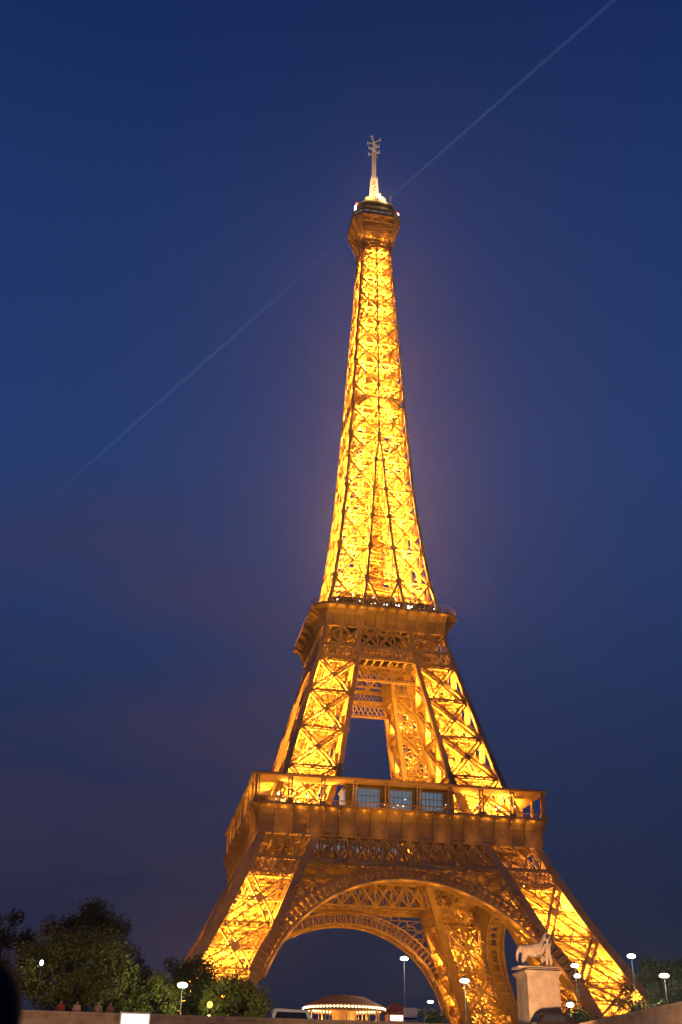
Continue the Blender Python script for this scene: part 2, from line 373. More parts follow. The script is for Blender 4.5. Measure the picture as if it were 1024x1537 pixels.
# big arches (one per side), girders, spandrels
AZ, AR = 3.9, 36.3
def ap(t, r, dy=0):
    x, z = r*math.sin(t), AZ+r*math.cos(t); return Vector((x, -Wo(z)-.35+dy, z))
tmax = R(68)
NA = 56
rim = MB(); band = MB(); sof = MB()
for i in range(NA):
    t0, t1 = -tmax+2*tmax*i/NA, -tmax+2*tmax*(i+1)/NA
    band.bar(ap(t0, AR+3.2), ap(t1, AR+3.2), .5, .5)
    band.bar(ap(t0, AR+.3, 4.2), ap(t1, AR+.3, 4.2), .6, .5)          # rear ring
    band.bar(ap(t0, AR+3.2, 4.2), ap(t1, AR+3.2, 4.2), .5, .4)
    band.bar(ap(t0, AR+.3), ap(t0, AR+3.2), .34, .7); band.bar(ap(t0, AR+.3, 4.2), ap(t0, AR+3.2, 4.2), .3, .5)
    band.bar(ap(t0, AR+.6, .1), ap(t1, AR+2.9, .1), .16, .16); band.bar(ap(t1, AR+.6, .1), ap(t0, AR+2.9, .1), .16, .16)
    band.bar(ap(t0, AR+1.7, .1), ap(t1, AR+1.7, .1), .14, .16)
    # soffit: plate strips leaving slots
    p0, p1, q0, q1 = ap(t0, AR+.45, .4), ap(t1, AR+.45, .4), ap(t0, AR+.45, 4.0), ap(t1, AR+.45, 4.0)
    sof.poly([p0, p1, lerp(p1, q1, .3), lerp(p0, q0, .3)]); sof.poly([lerp(p0, q0, .7), lerp(p1, q1, .7), q1, q0])
    if i % 2 == 0: sof.bar(ap(t0, AR+.35, .3), ap(t0, AR+.35, 4.0), .45, .3)
    if i % 7 == 0: sof.poly([lerp(p0, q0, .3), lerp(p1, q1, .3), lerp(p1, q1, .7), lerp(p0, q0, .7)])
rim.tube([ap(-tmax+2*tmax*i/NA, AR+.15, -.25) for i in range(NA+1)], .48, 8)
# loops standing on the extrados, where they clear the leg and the girder
for i in range(34):
    t = -tmax+2*tmax*(i+.5)/34; r0 = AR+3.4; rad = 1.55
    c = ap(t, r0+1.5)
    if c.z+rad > 43.6 and abs(c.x) < 8: continue
    if abs(c.x)-.3 > Wi(c.z) or c.z > 43.2: continue
    e1 = Vector((math.cos(t), 0, -math.sin(t))); e2 = Vector((math.sin(t), 0, math.cos(t)))
    prev = None
    for k in range(13):
        a = -0.5+(math.pi+1.0)*k/12; p = c+e1*rad*math.cos(a)+e2*rad*math.sin(a)
        p.y = -Wo(p.z)-.2
        if prev: band.bar(prev, p, .26, 1.0)
        prev = p
ro = band.build('arch', IRON, TOWER); rim.build('arch_rim', IRON, ro); sof.build('arch_soffit', IRON, ro)
four(ro)
gird = MB()
def gx(t, z, dy=0): return Vector((-Wi(z)+2*Wi(z)*t, -Wo(z)+dy, z))
def xgirder(m, z0, z1, n, wd, dy, fr=True, dbl=False):
    A = lambda z: gx(0, z, dy); B = lambda z: gx(1, z, dy)
    diamonds(m, A, B, z0, z1, n, wd, (0, -1, 0), .3, dbl)
    if fr:
        for i in range(n+1): m.bar(lerp(A(z0), B(z0), i/n), lerp(A(z1), B(z1), i/n), wd*.8, .25)
    for z in (z0, z1): m.bar(A(z), B(z), .6, .5)
xgirder(gird, 44.5, 50.3, 13, .45, .2); xgirder(gird, 44.5, 50.3, 13, .4, 3.2)
xgirder(gird, 44.5, 50.3, 9, .5, 9.0)
gird.bar(gx(0, 43.9), gx(1, 43.9), 1.1, .3)
for i in range(14): gird.bar(gx(i/13, 44.5, .2), gx(i/13, 44.5, 9), .35, .5); gird.bar(gx(i/13, 50.2, .2), gx(i/13, 50.2, 9), .4, .5)
# spandrel web between arch and leg
for i in range(9):
    for s in (-1, 1):
        z = 24+i*2.3; x = Wi(z)-.2; rr_ = AR+3.2
        xa = math.sqrt(max(0, rr_**2-(z-AZ)**2))
        if xa < x-.6: gird.bar((s*xa, -Wo(z), z), (s*x, -Wo(z), z), .3, .3); gird.bar((s*xa, -Wo(z), z), (s*Wi(z+2.3), -Wo(z+2.3), z+2.3), .25, .3)
four(gird.build('lower_girder', IRON, TOWER)); gird = MB()
xgirder(gird, 101.4, 104.9, 7, .24, .1, False, True); xgirder(gird, 105.5, 111.2, 3, .5, .3); xgirder(gird, 96.5, 100.8, 6, .3, 5.0, False, True)
xgirder(gird, 105.5, 111.2, 3, .5, 4.0)
for i in range(8): gird.bar(gx(i/7, 101.2, .2), gx(i/7, 101.2, 5), .3, .4); gird.bar(gx(i/7, 111.4, .2), gx(i/7, 111.4, 5), .3, .4)
four(gird.build('upper_girder', IRON, TOWER))

# first floor: frieze, consoles, deck, arcade gallery, roof
PR = [(34.5, 50.4), (34.6, 52.5), (34.9, 54.4), (35.5, 55.8), (36.2, 56.5)]
m = MB(); m.loft([[(-r, -r, z), (r, -r, z), (r, r, z), (-r, r, z)] for r, z in PR])
m.loft([[(-r, -r, z), (r, -r, z), (r, r, z), (-r, r, z)] for r, z in ((34.2, 50.0), (34.9, 50.0), (34.9, 50.5), (34.5, 50.5))])
fr = m.build('frieze', IRON, TOWER)
NB = 18
for i in range(NB+1):
    m = MB()
    x = -34.6+69.2*i/NB
    for (r0, z0), (r1, z1) in zip(PR, PR[1:]): m.bar((x, -r0-.35, z0), (x, -r1-.35, z1), .36, .8)
    m.bar((x, -35.1, 51.0), (x, -35.1, 51.7), .6, .7); m.bar((x, -35.7, 54.6), (x, -35.9, 55.2), .6, .7)
    b = m.build('console', IRON, fr)
    for k in (1, 2, 3): c = b.copy(); col.objects.link(c); c.parent = fr; c.rotation_euler = (0, 0, k*math.pi/2)
m = MB()
def ring(m, ro_, ri, z0, z1):
    m.box((-ro_, -ro_, z0), (ro_, -ri, z1)); m.box((-ro_, ri, z0), (ro_, ro_, z1)); m.box((-ro_, -ri, z0), (-ri, ri, z1)); m.box((ri, -ri, z0), (ro_, ri, z1))
ring(m, 36.5, 15, 56.52, 57.1); m.build('first_floor_deck', IRON, TOWER)
m = MB(); ring(m, 36.4, 30.5, 63.35, 64.0); ring(m, 36.7, 35.9, 63.55, 63.8); m.build('gallery_roof', IRON, TOWER)
bal = MB(); cols_ = []
for i in range(10):
    m = MB(); cols_.append(m)
    x = -35.5+71*i/9
    for d in (-.42, .42):
        m.bar((x+d, -35.7, 57.1), (x+d, -35.7, 63.4), .26, .4)
    m.box((x-.8, -36.1, 57.1), (x+.8, -35.3, 57.9)); m.bar((x-.6, -35.7, 62.9), (x+.6, -35.7, 62.9), .3, .5); m.bar((x-.42, -35.7, 60.2), (x+.42, -35.7, 60.2), .14, .2)
bal.bar((-36, -36, 58.2), (36, -36, 58.2), .16, .2)
for i in range(120): x = -35.8+i*.6; bal.bar((x, -36, 57.1), (x, -36, 58.2), .1, .1)
gal = bal.build('balustrade', IRON, TOWER); [c_.build('arcade_column', IRON, gal) for c_ in cols_]; four(gal)
# glazed pavilions between the legs on the first floor
pv = MB(); gl = MB()
pv.box((-13.5, -32.4, 57.1), (13.5, -24, 57.7)); pv.box((-13.8, -32.8, 62.5), (13.8, -24, 63.0))
for i in range(28): x = -13.5+i; pv.bar((x, -32.42, 57.7), (x, -32.42, 62.5), .30 if i % 9 == 0 else .1, .2)
for xa, xb in ((-13.5, -11.3), (-5.1, -3.0), (3.0, 4.8), (10.8, 13.5)): pv.box((xa, -32.6, 57.72), (xb, -32.35, 62.48))
for z in (59.2, 60.8): pv.bar((-13.5, -32.42, z), (13.5, -32.42, z), .1, .2)
gl.poly([(-13.5, -32.3, 57.7), (13.5, -32.3, 57.7), (13.5, -32.3, 62.5), (-13.5, -32.3, 62.5)])
gl.poly([(-13.5, -24, 57.7), (-13.5, -32.3, 57.7), (-13.5, -32.3, 62.5), (-13.5, -24, 62.5)]); gl.poly([(13.5, -32.3, 57.7), (13.5, -24, 57.7), (13.5, -24, 62.5), (13.5, -32.3, 62.5)])
pvo = pv.build('glass_pavilion', DARKIRON, TOWER); gl.build('glazing', E_BLUE, pvo)
four(pvo)
# second floor: chamfered flaring gallery
def octo(h, c, z): return [(-h+c, -h, z), (h-c, -h, z), (h, -h+c, z), (h, h-c, z), (h-c, h, z), (-h+c, h, z), (-h, h-c, z), (-h, -h+c, z)]
P2 = [(17.35, .3, 111.6), (17.5, .5, 113.0), (18.1, 1.3, 114.5), (19.3, 2.3, 115.7), (20.6, 3.0, 116.2), (20.8, 3.0, 116.25), (20.8, 3.0, 116.8), (13, .5, 116.85)]
m = MB(); m.loft([octo(*p) for p in P2]); m.loft([octo(17.2, .3, 111.0), octo(17.75, .3, 111.0), octo(17.75, .3, 111.6), octo(17.35, .3, 111.62)])
g2 = m.build('second_floor_gallery', IRON, TOWER)
for i in range(15):
    m = MB()
    for (h0, c0, z0), (h1, c1, z1) in zip(P2[:4], P2[1:5]):
        if i < 13: x = -17.4+34.8*i/12; xa = xb = max(-(h0-c0), min(h0-c0, x))
        else: q = 1 if i == 13 else -1; xa, xb = q*(h0-c0), q*(h1-c1)
        m.bar((xa, -h0-.35, z0), (xb, -h1-.35, z1), .28, 1.0)
    b = m.build('rib', IRON, g2)
    for k in (1, 2, 3): c = b.copy(); col.objects.link(c); c.parent = g2; c.rotation_euler = (0, 0, k*math.pi/2)
m = MB(); o8 = octo(20.6, 3, 116.8)
for i in range(8):
    a, b_ = Vector(o8[i]), Vector(o8[(i+1) % 8]); n = int((b_-a).length/.7)
    for z in (.5, 1.2, 2.0): m.bar(a+Vector((0, 0, z)), b_+Vector((0, 0, z)), .08, .08)
    for j in range(n): p = lerp(a, b_, j/n); m.bar(p, p+Vector((0, 0, 2.0 if j % 4 == 0 else 1.2)), .09, .09)
m.build('railing', IRON, g2)
m = MB(); m.box((-10.5, -12.5, 116.9), (10.5, 12.5, 120.4)); m.box((-12.5, -10.5, 116.9), (12.5, 10.5, 120.41)); m.loft([octo(15.0, 2, 120.6), octo(15.4, 2, 120.6), octo(15.4, 2, 121.1), octo(5, .5, 121.15)])
for i in range(30): x = -15+i*1.03; m.bar((x, -15.1, 121), (x, -15.1, 122.3), .08, .08)
m.bar((-15.1, -15.1, 122.3), (15.1, -15.1, 122.3), .12, .12); m.box((-6.5, -8, 121.2), (6.5, 8, 125.2)); m.box((-7, -8.6, 125.2), (7, 8.6, 125.6))
pv2 = m.build('second_floor_pavilion', DARKIRON, TOWER)
m = MB()
for x, y, z in ((-14.4, -20.3, 117.6), (-8, -20, 117.9), (-4.6, -20.1, 117.4), (-3.5, -20, 117.6), (-1.0, -20.1, 117.5), (-.2, -20.1, 117.5), (2.4, -20.1, 117.6), (3.2, -20.1, 117.5), (7, -20.1, 117.6), (-9, -15.2, 122), (-3, -15.2, 121.6), (3.5, -15.2, 121.8), (13.5, -20.1, 117.6), (11, -18, 118.4)):
    q = rnd.uniform(.12, .24); MB().lathe([(.02, z), (q, z+q*.6), (q, z+q*1.3), (.02, z+q*2)], (x, y), 8).build('deck_light', E_WHITE, pv2)
m = MB(); m.box((6.3, -18.4, 117.2), (7.0, -18.1, 118.8)); m.build('lit_kiosk', E_WHITE, pv2)

# top: corbelled third platform, cabin, lit deck, mast
m = MB()
CR = [(5.15, .3, 266.4), (5.4, .5, 268), (6.0, 1.1, 270.4), (7.3, 2.2, 273.6), (8.6, 2.9, 276)]
for a_, b_ in zip(CR, CR[1:]):
    A8, B8 = octo(*a_), octo(*b_)
    for i in (1, 3, 5, 7): m.poly([A8[i], A8[(i+1) % 8], B8[(i+1) % 8], B8[i]])
m.loft([octo(4.6, .3, 268.6), octo(5.6, .3, 276)])
m.loft([octo(8.5, 2.9, 275.9), octo(4, 1, 275.85)])
cor = m.build('third_floor_corbel', IRON, TOWER)
m = MB()
for k in range(4):
    M = Matrix.Rotation(k*math.pi/2, 3, 'Z')
    for x, x1 in ((-4.9, -6.3), (-1.7, -2.1), (1.7, 2.1), (4.9, 6.3)):
        pr = [(5.15, 266.4), (5.4, 268), (6.2, 270.4), (7.3, 273.6), (8.6, 276)]
        for (r0, z0), (r1, z1) in zip(pr, pr[1:]):
            f0 = x+(x1-x)*(z0-266.4)/9.6; f1 = x+(x1-x)*(z1-266.4)/9.6
            m.bar(M@Vector((f0, -r0-.15, z0)), M@Vector((f1, -r1-.15, z1)), .3, .4, M@Vector((0, -1, 0)))
    for z in (266.3, 268.6): m.bar(M@Vector((-5.5, -5.6, z)), M@Vector((5.5, -5.6, z)), .3, .3, M@Vector((0, -1, 0)))
    for j in range(14):
        z = 269+j*.5; h_ = interp([(266.4, 5.15), (268, 5.4), (270.4, 6.2), (273.6, 7.3), (276, 8.6)], z); x = rnd.uniform(-5, 4)
        m.bar(M@Vector((x, -h_, z)), M@Vector((x+rnd.uniform(1, 2.6), -h_-.1, z)), .12, .3, M@Vector((0, -1, 0)))
    for z in (270.4, 272.2, 274.2):
        h_ = interp([(266.4, 5.15), (268, 5.4), (270.4, 6.2), (273.6, 7.3), (276, 8.6)], z); m.bar(M@Vector((-h_+.6, -h_, z)), M@Vector((h_-.6, -h_, z)), .22, .3, M@Vector((0, -1, 0)))
    for x in (-5.4, -2.7, 0, 2.7, 5.4): m.bar(M@Vector((x, -5.6, 266.3)), M@Vector((x, -5.6, 268.6)), .3, .3, M@Vector((0, -1, 0)))
m.build('corbel_ribs', IRON, cor)
m = MB(); m.loft([octo(8.6, 2.9, 276), octo(8.85, 3.0, 276.1), octo(8.85, 3.0, 277.0), octo(8.6, 2.9, 277.1), octo(8.6, 2.9, 278.9), octo(8.9, 3.0, 279), octo(8.9, 3.0, 279.3), octo(6, 2, 279.35)])
g3 = m.build('third_floor_gallery', IRON, TOWER)
m = MB()
for k in range(4):
    M = Matrix.Rotation(k*math.pi/2, 3, 'Z')
    for x in (-4.2, -1.5, 1.2, 3.9): MB().bar(M@Vector((x-.95, -8.66, 278)), M@Vector((x+.95, -8.66, 278)), .34, .06, M@Vector((0, -1, 0))).build('gallery_window', E_DASH, g3)
    a, b_ = Vector((5.7, -8.6, 278)), Vector((8.6, -5.7, 278)); d = Vector((1, -1, 0)).normalized()*.06
    for t in (.25, .72): MB().bar(M@(lerp(a, b_, t-.16)+d), M@(lerp(a, b_, t+.16)+d), .34, .06, M@Vector((1, -1, 0))).build('gallery_window', E_DASH, g3)
m = MB(); m.loft([octo(6.3, 2.1, 279.3), octo(6.3, 2.1, 284.6), octo(6.7, 2.2, 284.7), octo(6.7, 2.2, 285.2), octo(3, 1, 285.3)])
cab = m.build('summit_cabin', DARKIRON, TOWER)
m = MB(); o8 = octo(7.9, 2.7, 279.3)
for i in range(8):
    a, b_ = Vector(o8[i]), Vector(o8[(i+1) % 8]); n = max(4, int((b_-a).length/.8))
    for j in range(n):
        p = lerp(a, b_, j/n); m.bar(p, p+Vector((0, 0, 3.6)), .09, .09); m.bar(p+Vector((0, 0, 3.6)), Vector((p.x*.9, p.y*.86, 284.7)), .09, .09)
    for z in (1.2, 3.6): m.bar(a+Vector((0, 0, z)), b_+Vector((0, 0, z)), .12, .12)
m.build('safety_cage', DARKIRON, cab)
m = MB()
for i in range(26):
    t = 2*math.pi*i/26; q = 5.2+.7*math.sin(3*t); x, y = q*math.cos(t), q*math.sin(t)
    m.box((x-.55, y-.55, 285.25), (x+.55, y+.55, 287.8+rnd.random()*2.2))
m.lathe([(4.4, 285.25), (4.4, 288.8), (3.0, 289.4), (2.2, 289.9)], (0, 0), 16)
dk = m.build('summit_equipment', IRON, TOWER)
m = MB()
def latt(m, z0, z1, h0, h1, n, t=.2):
    for k in range(4):
        M = Matrix.Rotation(k*math.pi/2, 3, 'Z')
        for i in range(n):
            a0, a1 = i/n, (i+1)/n; za, zb = z0+(z1-z0)*a0, z0+(z1-z0)*a1; ha, hb = h0+(h1-h0)*a0, h0+(h1-h0)*a1
            m.bar(M@Vector((-ha, -ha, za)), M@Vector((-hb, -hb, zb)), t, t); m.bar(M@Vector((-ha, -ha, za)), M@Vector((hb, -hb, zb)), t*.7, t*.7); m.bar(M@Vector((ha, -ha, za)), M@Vector((-hb, -hb, zb)), t*.7, t*.7)
            m.bar(M@Vector((-hb, -hb, zb)), M@Vector((hb, -hb, zb)), t*.8, t*.8)
latt(m, 289, 294, 2.3, 1.5, 3, .13); latt(m, 294, 303.5, 1.45, 1.1, 5, .11); latt(m, 303.5, 318, .62, .55, 13, .2)
ms = m.build('mast', WHITE, TOWER)
m = MB()
for z in (290.5, 293.5, 296.5, 299.5, 302.5):      # broadcast panels round the mast
    for i in range(4):
        t = 2*math.pi*i/4+.4; d = Vector((math.cos(t), math.sin(t), 0)); h = 1.6 if z < 300 else 1.2
        m.bar(Vector((0, 0, z))+d*h-Vector((0, 0, .8)), Vector((0, 0, z))+d*h+Vector((0, 0, .6)), .24, .16, d)
        m.bar(Vector((0, 0, z)), Vector((0, 0, z))+d*h, .14, .14)
m.build('antenna_panels', WHITE, ms)
m = MB(); m.tube([(0, 0, 317.5), (0, 0, 324)], .22, 6)
for z, ln in ((316.4, 2.1), (319.6, 2.0), (322.6, 2.6)):
    for i in range(4):
        t = R(25)+i*math.pi/2+z; d = Vector((math.cos(t), math.sin(t), .35)); e = Vector((0, 0, z))+d*ln
        m.bar((0, 0, z), e, .25, .25); m.bar(e-Vector((0, 0, .9)), e+Vector((0, 0, .9)), .2, .2)
        n_ = Vector((-d.y, d.x, 0)); m.bar(e-n_*.8, e+n_*.8, .18, .18); m.bar(e*.6+Vector((0, 0, z))*.4-n_*.6, e*.6+Vector((0, 0, z))*.4+n_*.6, .16, .16)
m.build('mast_aerials', WHITE, ms)
m = MB()
for x, y, h in ((5.6, -4.5, 5), (6.2, -3.6, 4), (5.0, -5.6, 4.6), (-6.4, -4, 3), (4, 5, 4)): MB().tube([(x, y, 285.2), (x, y, 285.4+h)], .07, 5).build('whip_aerial', BLACKM, dk)
def bulb(name, p, q, m_, par):
    return MB().lathe([(.02, p[2]-q), (q*.8, p[2]-q*.6), (q, p[2]), (q*.8, p[2]+q*.6), (.02, p[2]+q)], p[:2], 12).build(name, m_, par, True)
bulb('aviation_light', (-7.6, -5.6, 283.2), .45, E_RED, cab); bulb('aviation_light', (7.9, -4.8, 282.4), .45, E_RED, cab); bulb('aviation_light', (8.2, -4.8, 282.0), .28, E_WHITE, cab)
MB().box((-8.3, -5.3, 280.3), (-7.7, -4.6, 282.6)).build('lit_window', E_WHITE, cab)
bulb('beacon', (.9, -6.4, 287.4), .6, E_LAMP, dk); bulb('beacon', (-.1, -6.3, 288.6), .5, E_LAMP, dk)

# tower floodlights: sodium projectors inside the ironwork, aimed up
def flood(x, y, z, p, ang=150, tgt=None, colr=SODIUM, rad=.35):
    lamp('SPOT', (x, y, z), p, colr, rad, TOWER, tgt or (x*.97, y*.97, z+10), ang)
    if p > 20000 and z < 100: MB().box((x-.45, y-.45, z-.9), (x+.45, y+.45, z-.25)).build('floodlight_housing', DARKIRON, TOWER)
def quad(z, off=0.0):
    c = (Wo(z)+Wi(z))/2+off
    return [(sx*c, sy*c, z) for sx in (-1, 1) for sy in (-1, 1)]
K = 1.0
def leg_floods(levels, pc, pf):
    for j, (z0, z1) in enumerate(zip(levels, levels[1:])):
        z = z0+1.2; hgt = z1-z0; o, i_ = Wo(z), Wi(z); c = (o+i_)/2
        for sx in (-1, 1):
            for sy in (-1, 1):
                e_ = (o-i_)*.26
                flood(sx*c, sy*c, z, pc[j]*K*.8, 160)
                lamp('POINT', (sx*c, sy*c, z+hgt*.45), pc[j]*K*(.34 if sy < 0 else .28), SODIUM, .5, TOWER)
                pts = ((c-e_, o-2.6, 1), (c+e_, o-2.6, 1), (o-2.6, c, 1.4), (c, i_+2.2, .5), (i_+2.2, c, .5)) if sy < 0 else ((c, o-2.6, .6), (i_+2.2, c, .4))
                for fx_, fy_, q in pts:
                    lamp('SPOT', (sx*fx_, sy*fy_, z), pf[j]*K*q*.8, SODIUM, .8, TOWER, (sx*(fx_-hgt*.35), sy*(fy_-hgt*.35), z+hgt), 168)
leg_floods(LOW, (50000, 60000, 80000, 100000), (22000, 26000, 40000, 46000))
for x, y, z_ in quad(41.5): flood(x, y, z_, 26000*K)
leg_floods(UP, (60000, 40000, 32000, 26000), (46000, 34000, 28000, 22000))
for x, y, z_ in quad(57.6): flood(x, y, z_, 50000*K)
for x, y, z_ in quad(103): flood(x, y, z_, 9000*K)
for z in ZS[1:-1]:
    for x, y, z_ in quad(z-1, 0): lamp('POINT', (x, y, z_), (52000 if z < 150 else 38000 if z < 182 else 28000 if z < 230 else 25000)*K, SODIUM, .35, TOWER)
for x, y in ((-7.2, -7.2), (7.2, -7.2), (-7.2, 7.2), (7.2, 7.2)): lamp('SPOT', (x, y, 264.5), 3000*K, SODIUM, .3, TOWER, (x*1.15, y*1.15, 276), 120)
for s in (-1, 1): lamp('SPOT', (s*2.5, s*5.6, 268.2), 500*K, SODIUM, .2, TOWER, (s*2, s*6.4, 276), 150); lamp('SPOT', (-s*2.2, s*5.5, 266.8), 2400*K, SODIUM, .2, TOWER, (-s*2, s*4.5, 269), 150); lamp('SPOT', (s*2.4, s*5.3, 266.8), 2400*K, SODIUM, .2, TOWER, (s*2, s*4.5, 269), 150)
for x, y in ((-3.4, -3.4), (3.4, -3.4), (-3.4, 3.4), (3.4, 3.4)): lamp('SPOT', (x*1.9, y*1.9, 288), 13000*K, (1, .6, .25), .3, TOWER, (0, 0, 303), 75)
lamp('POINT', (3.4, -7.6, 289.0), 5200, (1, .6, .2), .3, TOWER); lamp('POINT', (-3.4, -7.4, 288.8), 4600, (1, .6, .2), .3, TOWER)
# hidden lamps added between the consoles to brighten floor lips and ribs
for i in range(18):
    t = -34.6+69.2*(i+.5)/18
    for p in ((t, -36.15, 56.0), (-36.15, t, 56.0))[:2 if i % 2 else 1]: lamp('POINT', p, (9+9*rnd.random())*K, SODIUM, .12, TOWER)
    if i % 2: 
        for p in ((t, -36.5, 51.2), (-36.5, t, 51.2)): lamp('POINT', p, 46*K, SODIUM, .12, TOWER)
for i in range(12):
    t = -17.4+34.8*(i+.5)/12
    for p in ((t, -20.2, 115.75), (-20.2, t, 115.75))[:2 if i % 2 else 1]: lamp('POINT', p, (10+10*rnd.random())*K, SODIUM, .12, TOWER)
    if i % 2:
        for p in ((t, -18.6, 112.0), (-18.6, t, 112.0)): lamp('POINT', p, 12*K, SODIUM, .12, TOWER)
# string of small lamps just under each arch rim
for k in (0, 2):
    M = Matrix.Rotation(k*math.pi/2, 3, 'Z')
    for i in range(13): lamp('POINT', M@(ap(-tmax*.9+2*tmax*.9*i/12, AR-1.5, -.9)), 210*K, SODIUM, .2, TOWER)
# arch lamps at the springings, grazing along the rims
for k in range(4):
    M = Matrix.Rotation(k*math.pi/2, 3, 'Z')
    for sx in (-1, 1):
        for x, z, p in ((27, 20, 2500),):
            lamp('SPOT', M@Vector((sx*x, -Wo(z)-1.6 if x > 20 else -42.2, z)), p*K, SODIUM, .25, TOWER, M@Vector((sx*x*.25, -40.3, 42)), 80)
# arcade lamps under the gallery roof
for i in range(9):
    t = -31.5+63*i/8
    lamp('POINT', (t, -34.6, 58.2), 160 if 2 < i < 6 else 500, SODIUM, .15, TOWER); 
    if i % 2 == 0: lamp('POINT', (-34.6, t, 58.2), 500, SODIUM, .15, TOWER)
# sparkling bulbs round the leg bases on the first floor
m = MB()
for s in (-1, 1):
    for k in range(11):
        x = s*(19+rnd.random()*12); z = 58+rnd.random()*2.6; q = rnd.uniform(.10, .26)
        MB().lathe([(.02, z-q), (q, z), (.02, z+q)], (x, -33.6+rnd.random()), 8).build('gallery_bulb', E_WARM, TOWER)
for k in range(9):
    x = rnd.uniform(-11, 12); z = 58+rnd.random()*3; q = rnd.uniform(.08, .15); MB().lathe([(.02, z-q), (q, z), (.02, z+q)], (x, -33.2), 8).build('gallery_bulb', E_WARM, TOWER)
# unseen forecourt spots added as warm fill on legs, arches and galleries
for x, y, tx, ty, tz, p in ((-30, -92, -14, -40, 46, 24000), (30, -92, 14, -40, 46, 24000), (-92, 0, -40, 0, 46, 24000), (0, 10, 0, -41, 36, 8000), (0, 0, 0, 41, 36, 12000), (0, 0, 41, 0, 36, 8000), (-110, -24, -38, -36, 42, 80000), (-8, -130, -3, -23, 86, 420000), (-58, -118, -44, -44, 26, 42000), (58, -118, 44, -44, 26, 42000)):
    lamp('SPOT', (x, y, 2), p*K, SODIUM, .6, TOWER, (tx, ty, tz), 21 if tz == 86 else 34 if tz == 42 else 30 if tz == 26 else 70 if y else 110)

# ------------------------------------------------------------------ searchlight beam
B_DIR = Vector((-136, 264, 0)).normalized()
def beam_mat():
    m = bpy.data.materials.new('beam_light'); m.use_nodes = True; t = m.node_tree; t.nodes.clear()
    o = t.nodes.new('ShaderNodeOutputMaterial'); e = t.nodes.new('ShaderNodeEmission'); e.inputs[0].default_value = (.42, .62, 1, 1)
    g = t.nodes.new('ShaderNodeTexCoord'); s = t.nodes.new('ShaderNodeVectorMath'); s.operation = 'LENGTH'; t.links.new(g.outputs['Object'], s.inputs[0]); dt = t.nodes.new('ShaderNodeVectorMath'); dt.operation = 'DOT_PRODUCT'; dt.inputs[1].default_value = tuple(B_DIR); t.links.new(g.outputs['Object'], dt.inputs[0]); aw = t.nodes.new('ShaderNodeMapRange'); aw.inputs['From Min'].default_value = -10; aw.inputs['From Max'].default_value = 10; aw.inputs['To Min'].default_value = 1.0; aw.inputs['To Max'].default_value = .72; t.links.new(dt.outputs['Value'], aw.inputs['Value']); ml = t.nodes.new('ShaderNodeMath'); ml.operation = 'MULTIPLY'
    d = t.nodes.new('ShaderNodeMapRange'); d.inputs['From Min'].default_value = 0; d.inputs['From Max'].default_value = 290; d.inputs['To Min'].default_value = .034; d.inputs['To Max'].default_value = 0.0
    t.links.new(s.outputs['Value'], d.inputs['Value']); t.links.new(d.outputs[0], ml.inputs[0]); t.links.new(aw.outputs[0], ml.inputs[1]); t.links.new(ml.outputs[0], e.inputs[1]); t.links.new(e.outputs[0], o.inputs['Volume'])
    return m
m = MB()
for s in (1, -1): m.tube([B_DIR*s*3, B_DIR*s*330], [.45, 1.1], 12)
bo = m.build('light_beam', beam_mat()); bo.location = (-1.5, 0, 284)
tag(bo, 'thin pale blue searchlight beam crossing the sky from the tower top', 'light beam')

# ------------------------------------------------------------------ quay wall, bridge, pedestal
m = MB(); m.box((-400, -190.3, GZ), (-22.75, -189.8, 1.45)); pw = thing('quay_parapet', 'long low stone parapet along the quay below the trees', 'wall')
m.build('wall_face', STONE, pw)
m = MB(); 
for k in range(151): m.box((-400+k*2.49, -190.45, 1.45), (-400+k*2.49+2.47, -189.65, 1.72))
m.build('coping', STONE, pw, bevel=.03)
m = MB(); m.box((-400, -191.0, -9), (-22.75, -190.3, GZ+.35))
m.build('embankment_face', STONE, pw)
br_ = thing('stone_bridge', 'stone road bridge with a plain parapet running from the pedestal towards the river', 'bridge')
BX = -22.6
ny = 24
prof = lambda y: 1.0+.9*math.sin(min(1, max(0, (-190-y)/60))*math.pi/2)
ys = [-189.6-6.5*i for i in range(ny+1)]
for xa, xb in ((BX, BX+.45), (BX+38, BX+38.45)):
    m = MB()
    for y0, y1 in zip(ys, ys[1:]):
        z0, z1 = prof(y0), prof(y1)
        m.loft([[(xa, y0, z0-.2), (xb, y0, z0-.2), (xb, y0, z0+.85), (xa, y0, z0+.85)], [(xa, y1, z1-.2), (xb, y1, z1-.2), (xb, y1, z1+.85), (xa, y1, z1+.85)]], True, True)
    m.build('parapet', STONE, br_)
for xa, xb in ((BX-.12, BX+.57), (BX+37.88, BX+38.57)):
    m = MB()
    for y0, y1 in zip(ys, ys[1:]):
        z0, z1 = prof(y0), prof(y1)
        m.loft([[(xa, y0, z0+.852), (xb, y0, z0+.852), (xb, y0, z0+1.1), (xa, y0, z0+1.1)], [(xa, y1+.03, z1+.852), (xb, y1+.03, z1+.852), (xb, y1+.03, z1+1.1), (xa, y1+.03, z1+1.1)]], True, True)
    m.build('parapet_coping', STONE, br_)
m = MB(); dk_ = [((BX+.46, y, prof(y)+.15), (BX+37.9, y, prof(y)+.15)) for y in ys]
m.loft([[a, b, (b[0], b[1], b[2]-.5), (a[0], a[1], a[2]-.5)] for a, b in dk_], True, True); m.build('bridge_deck', ASPH, br_)
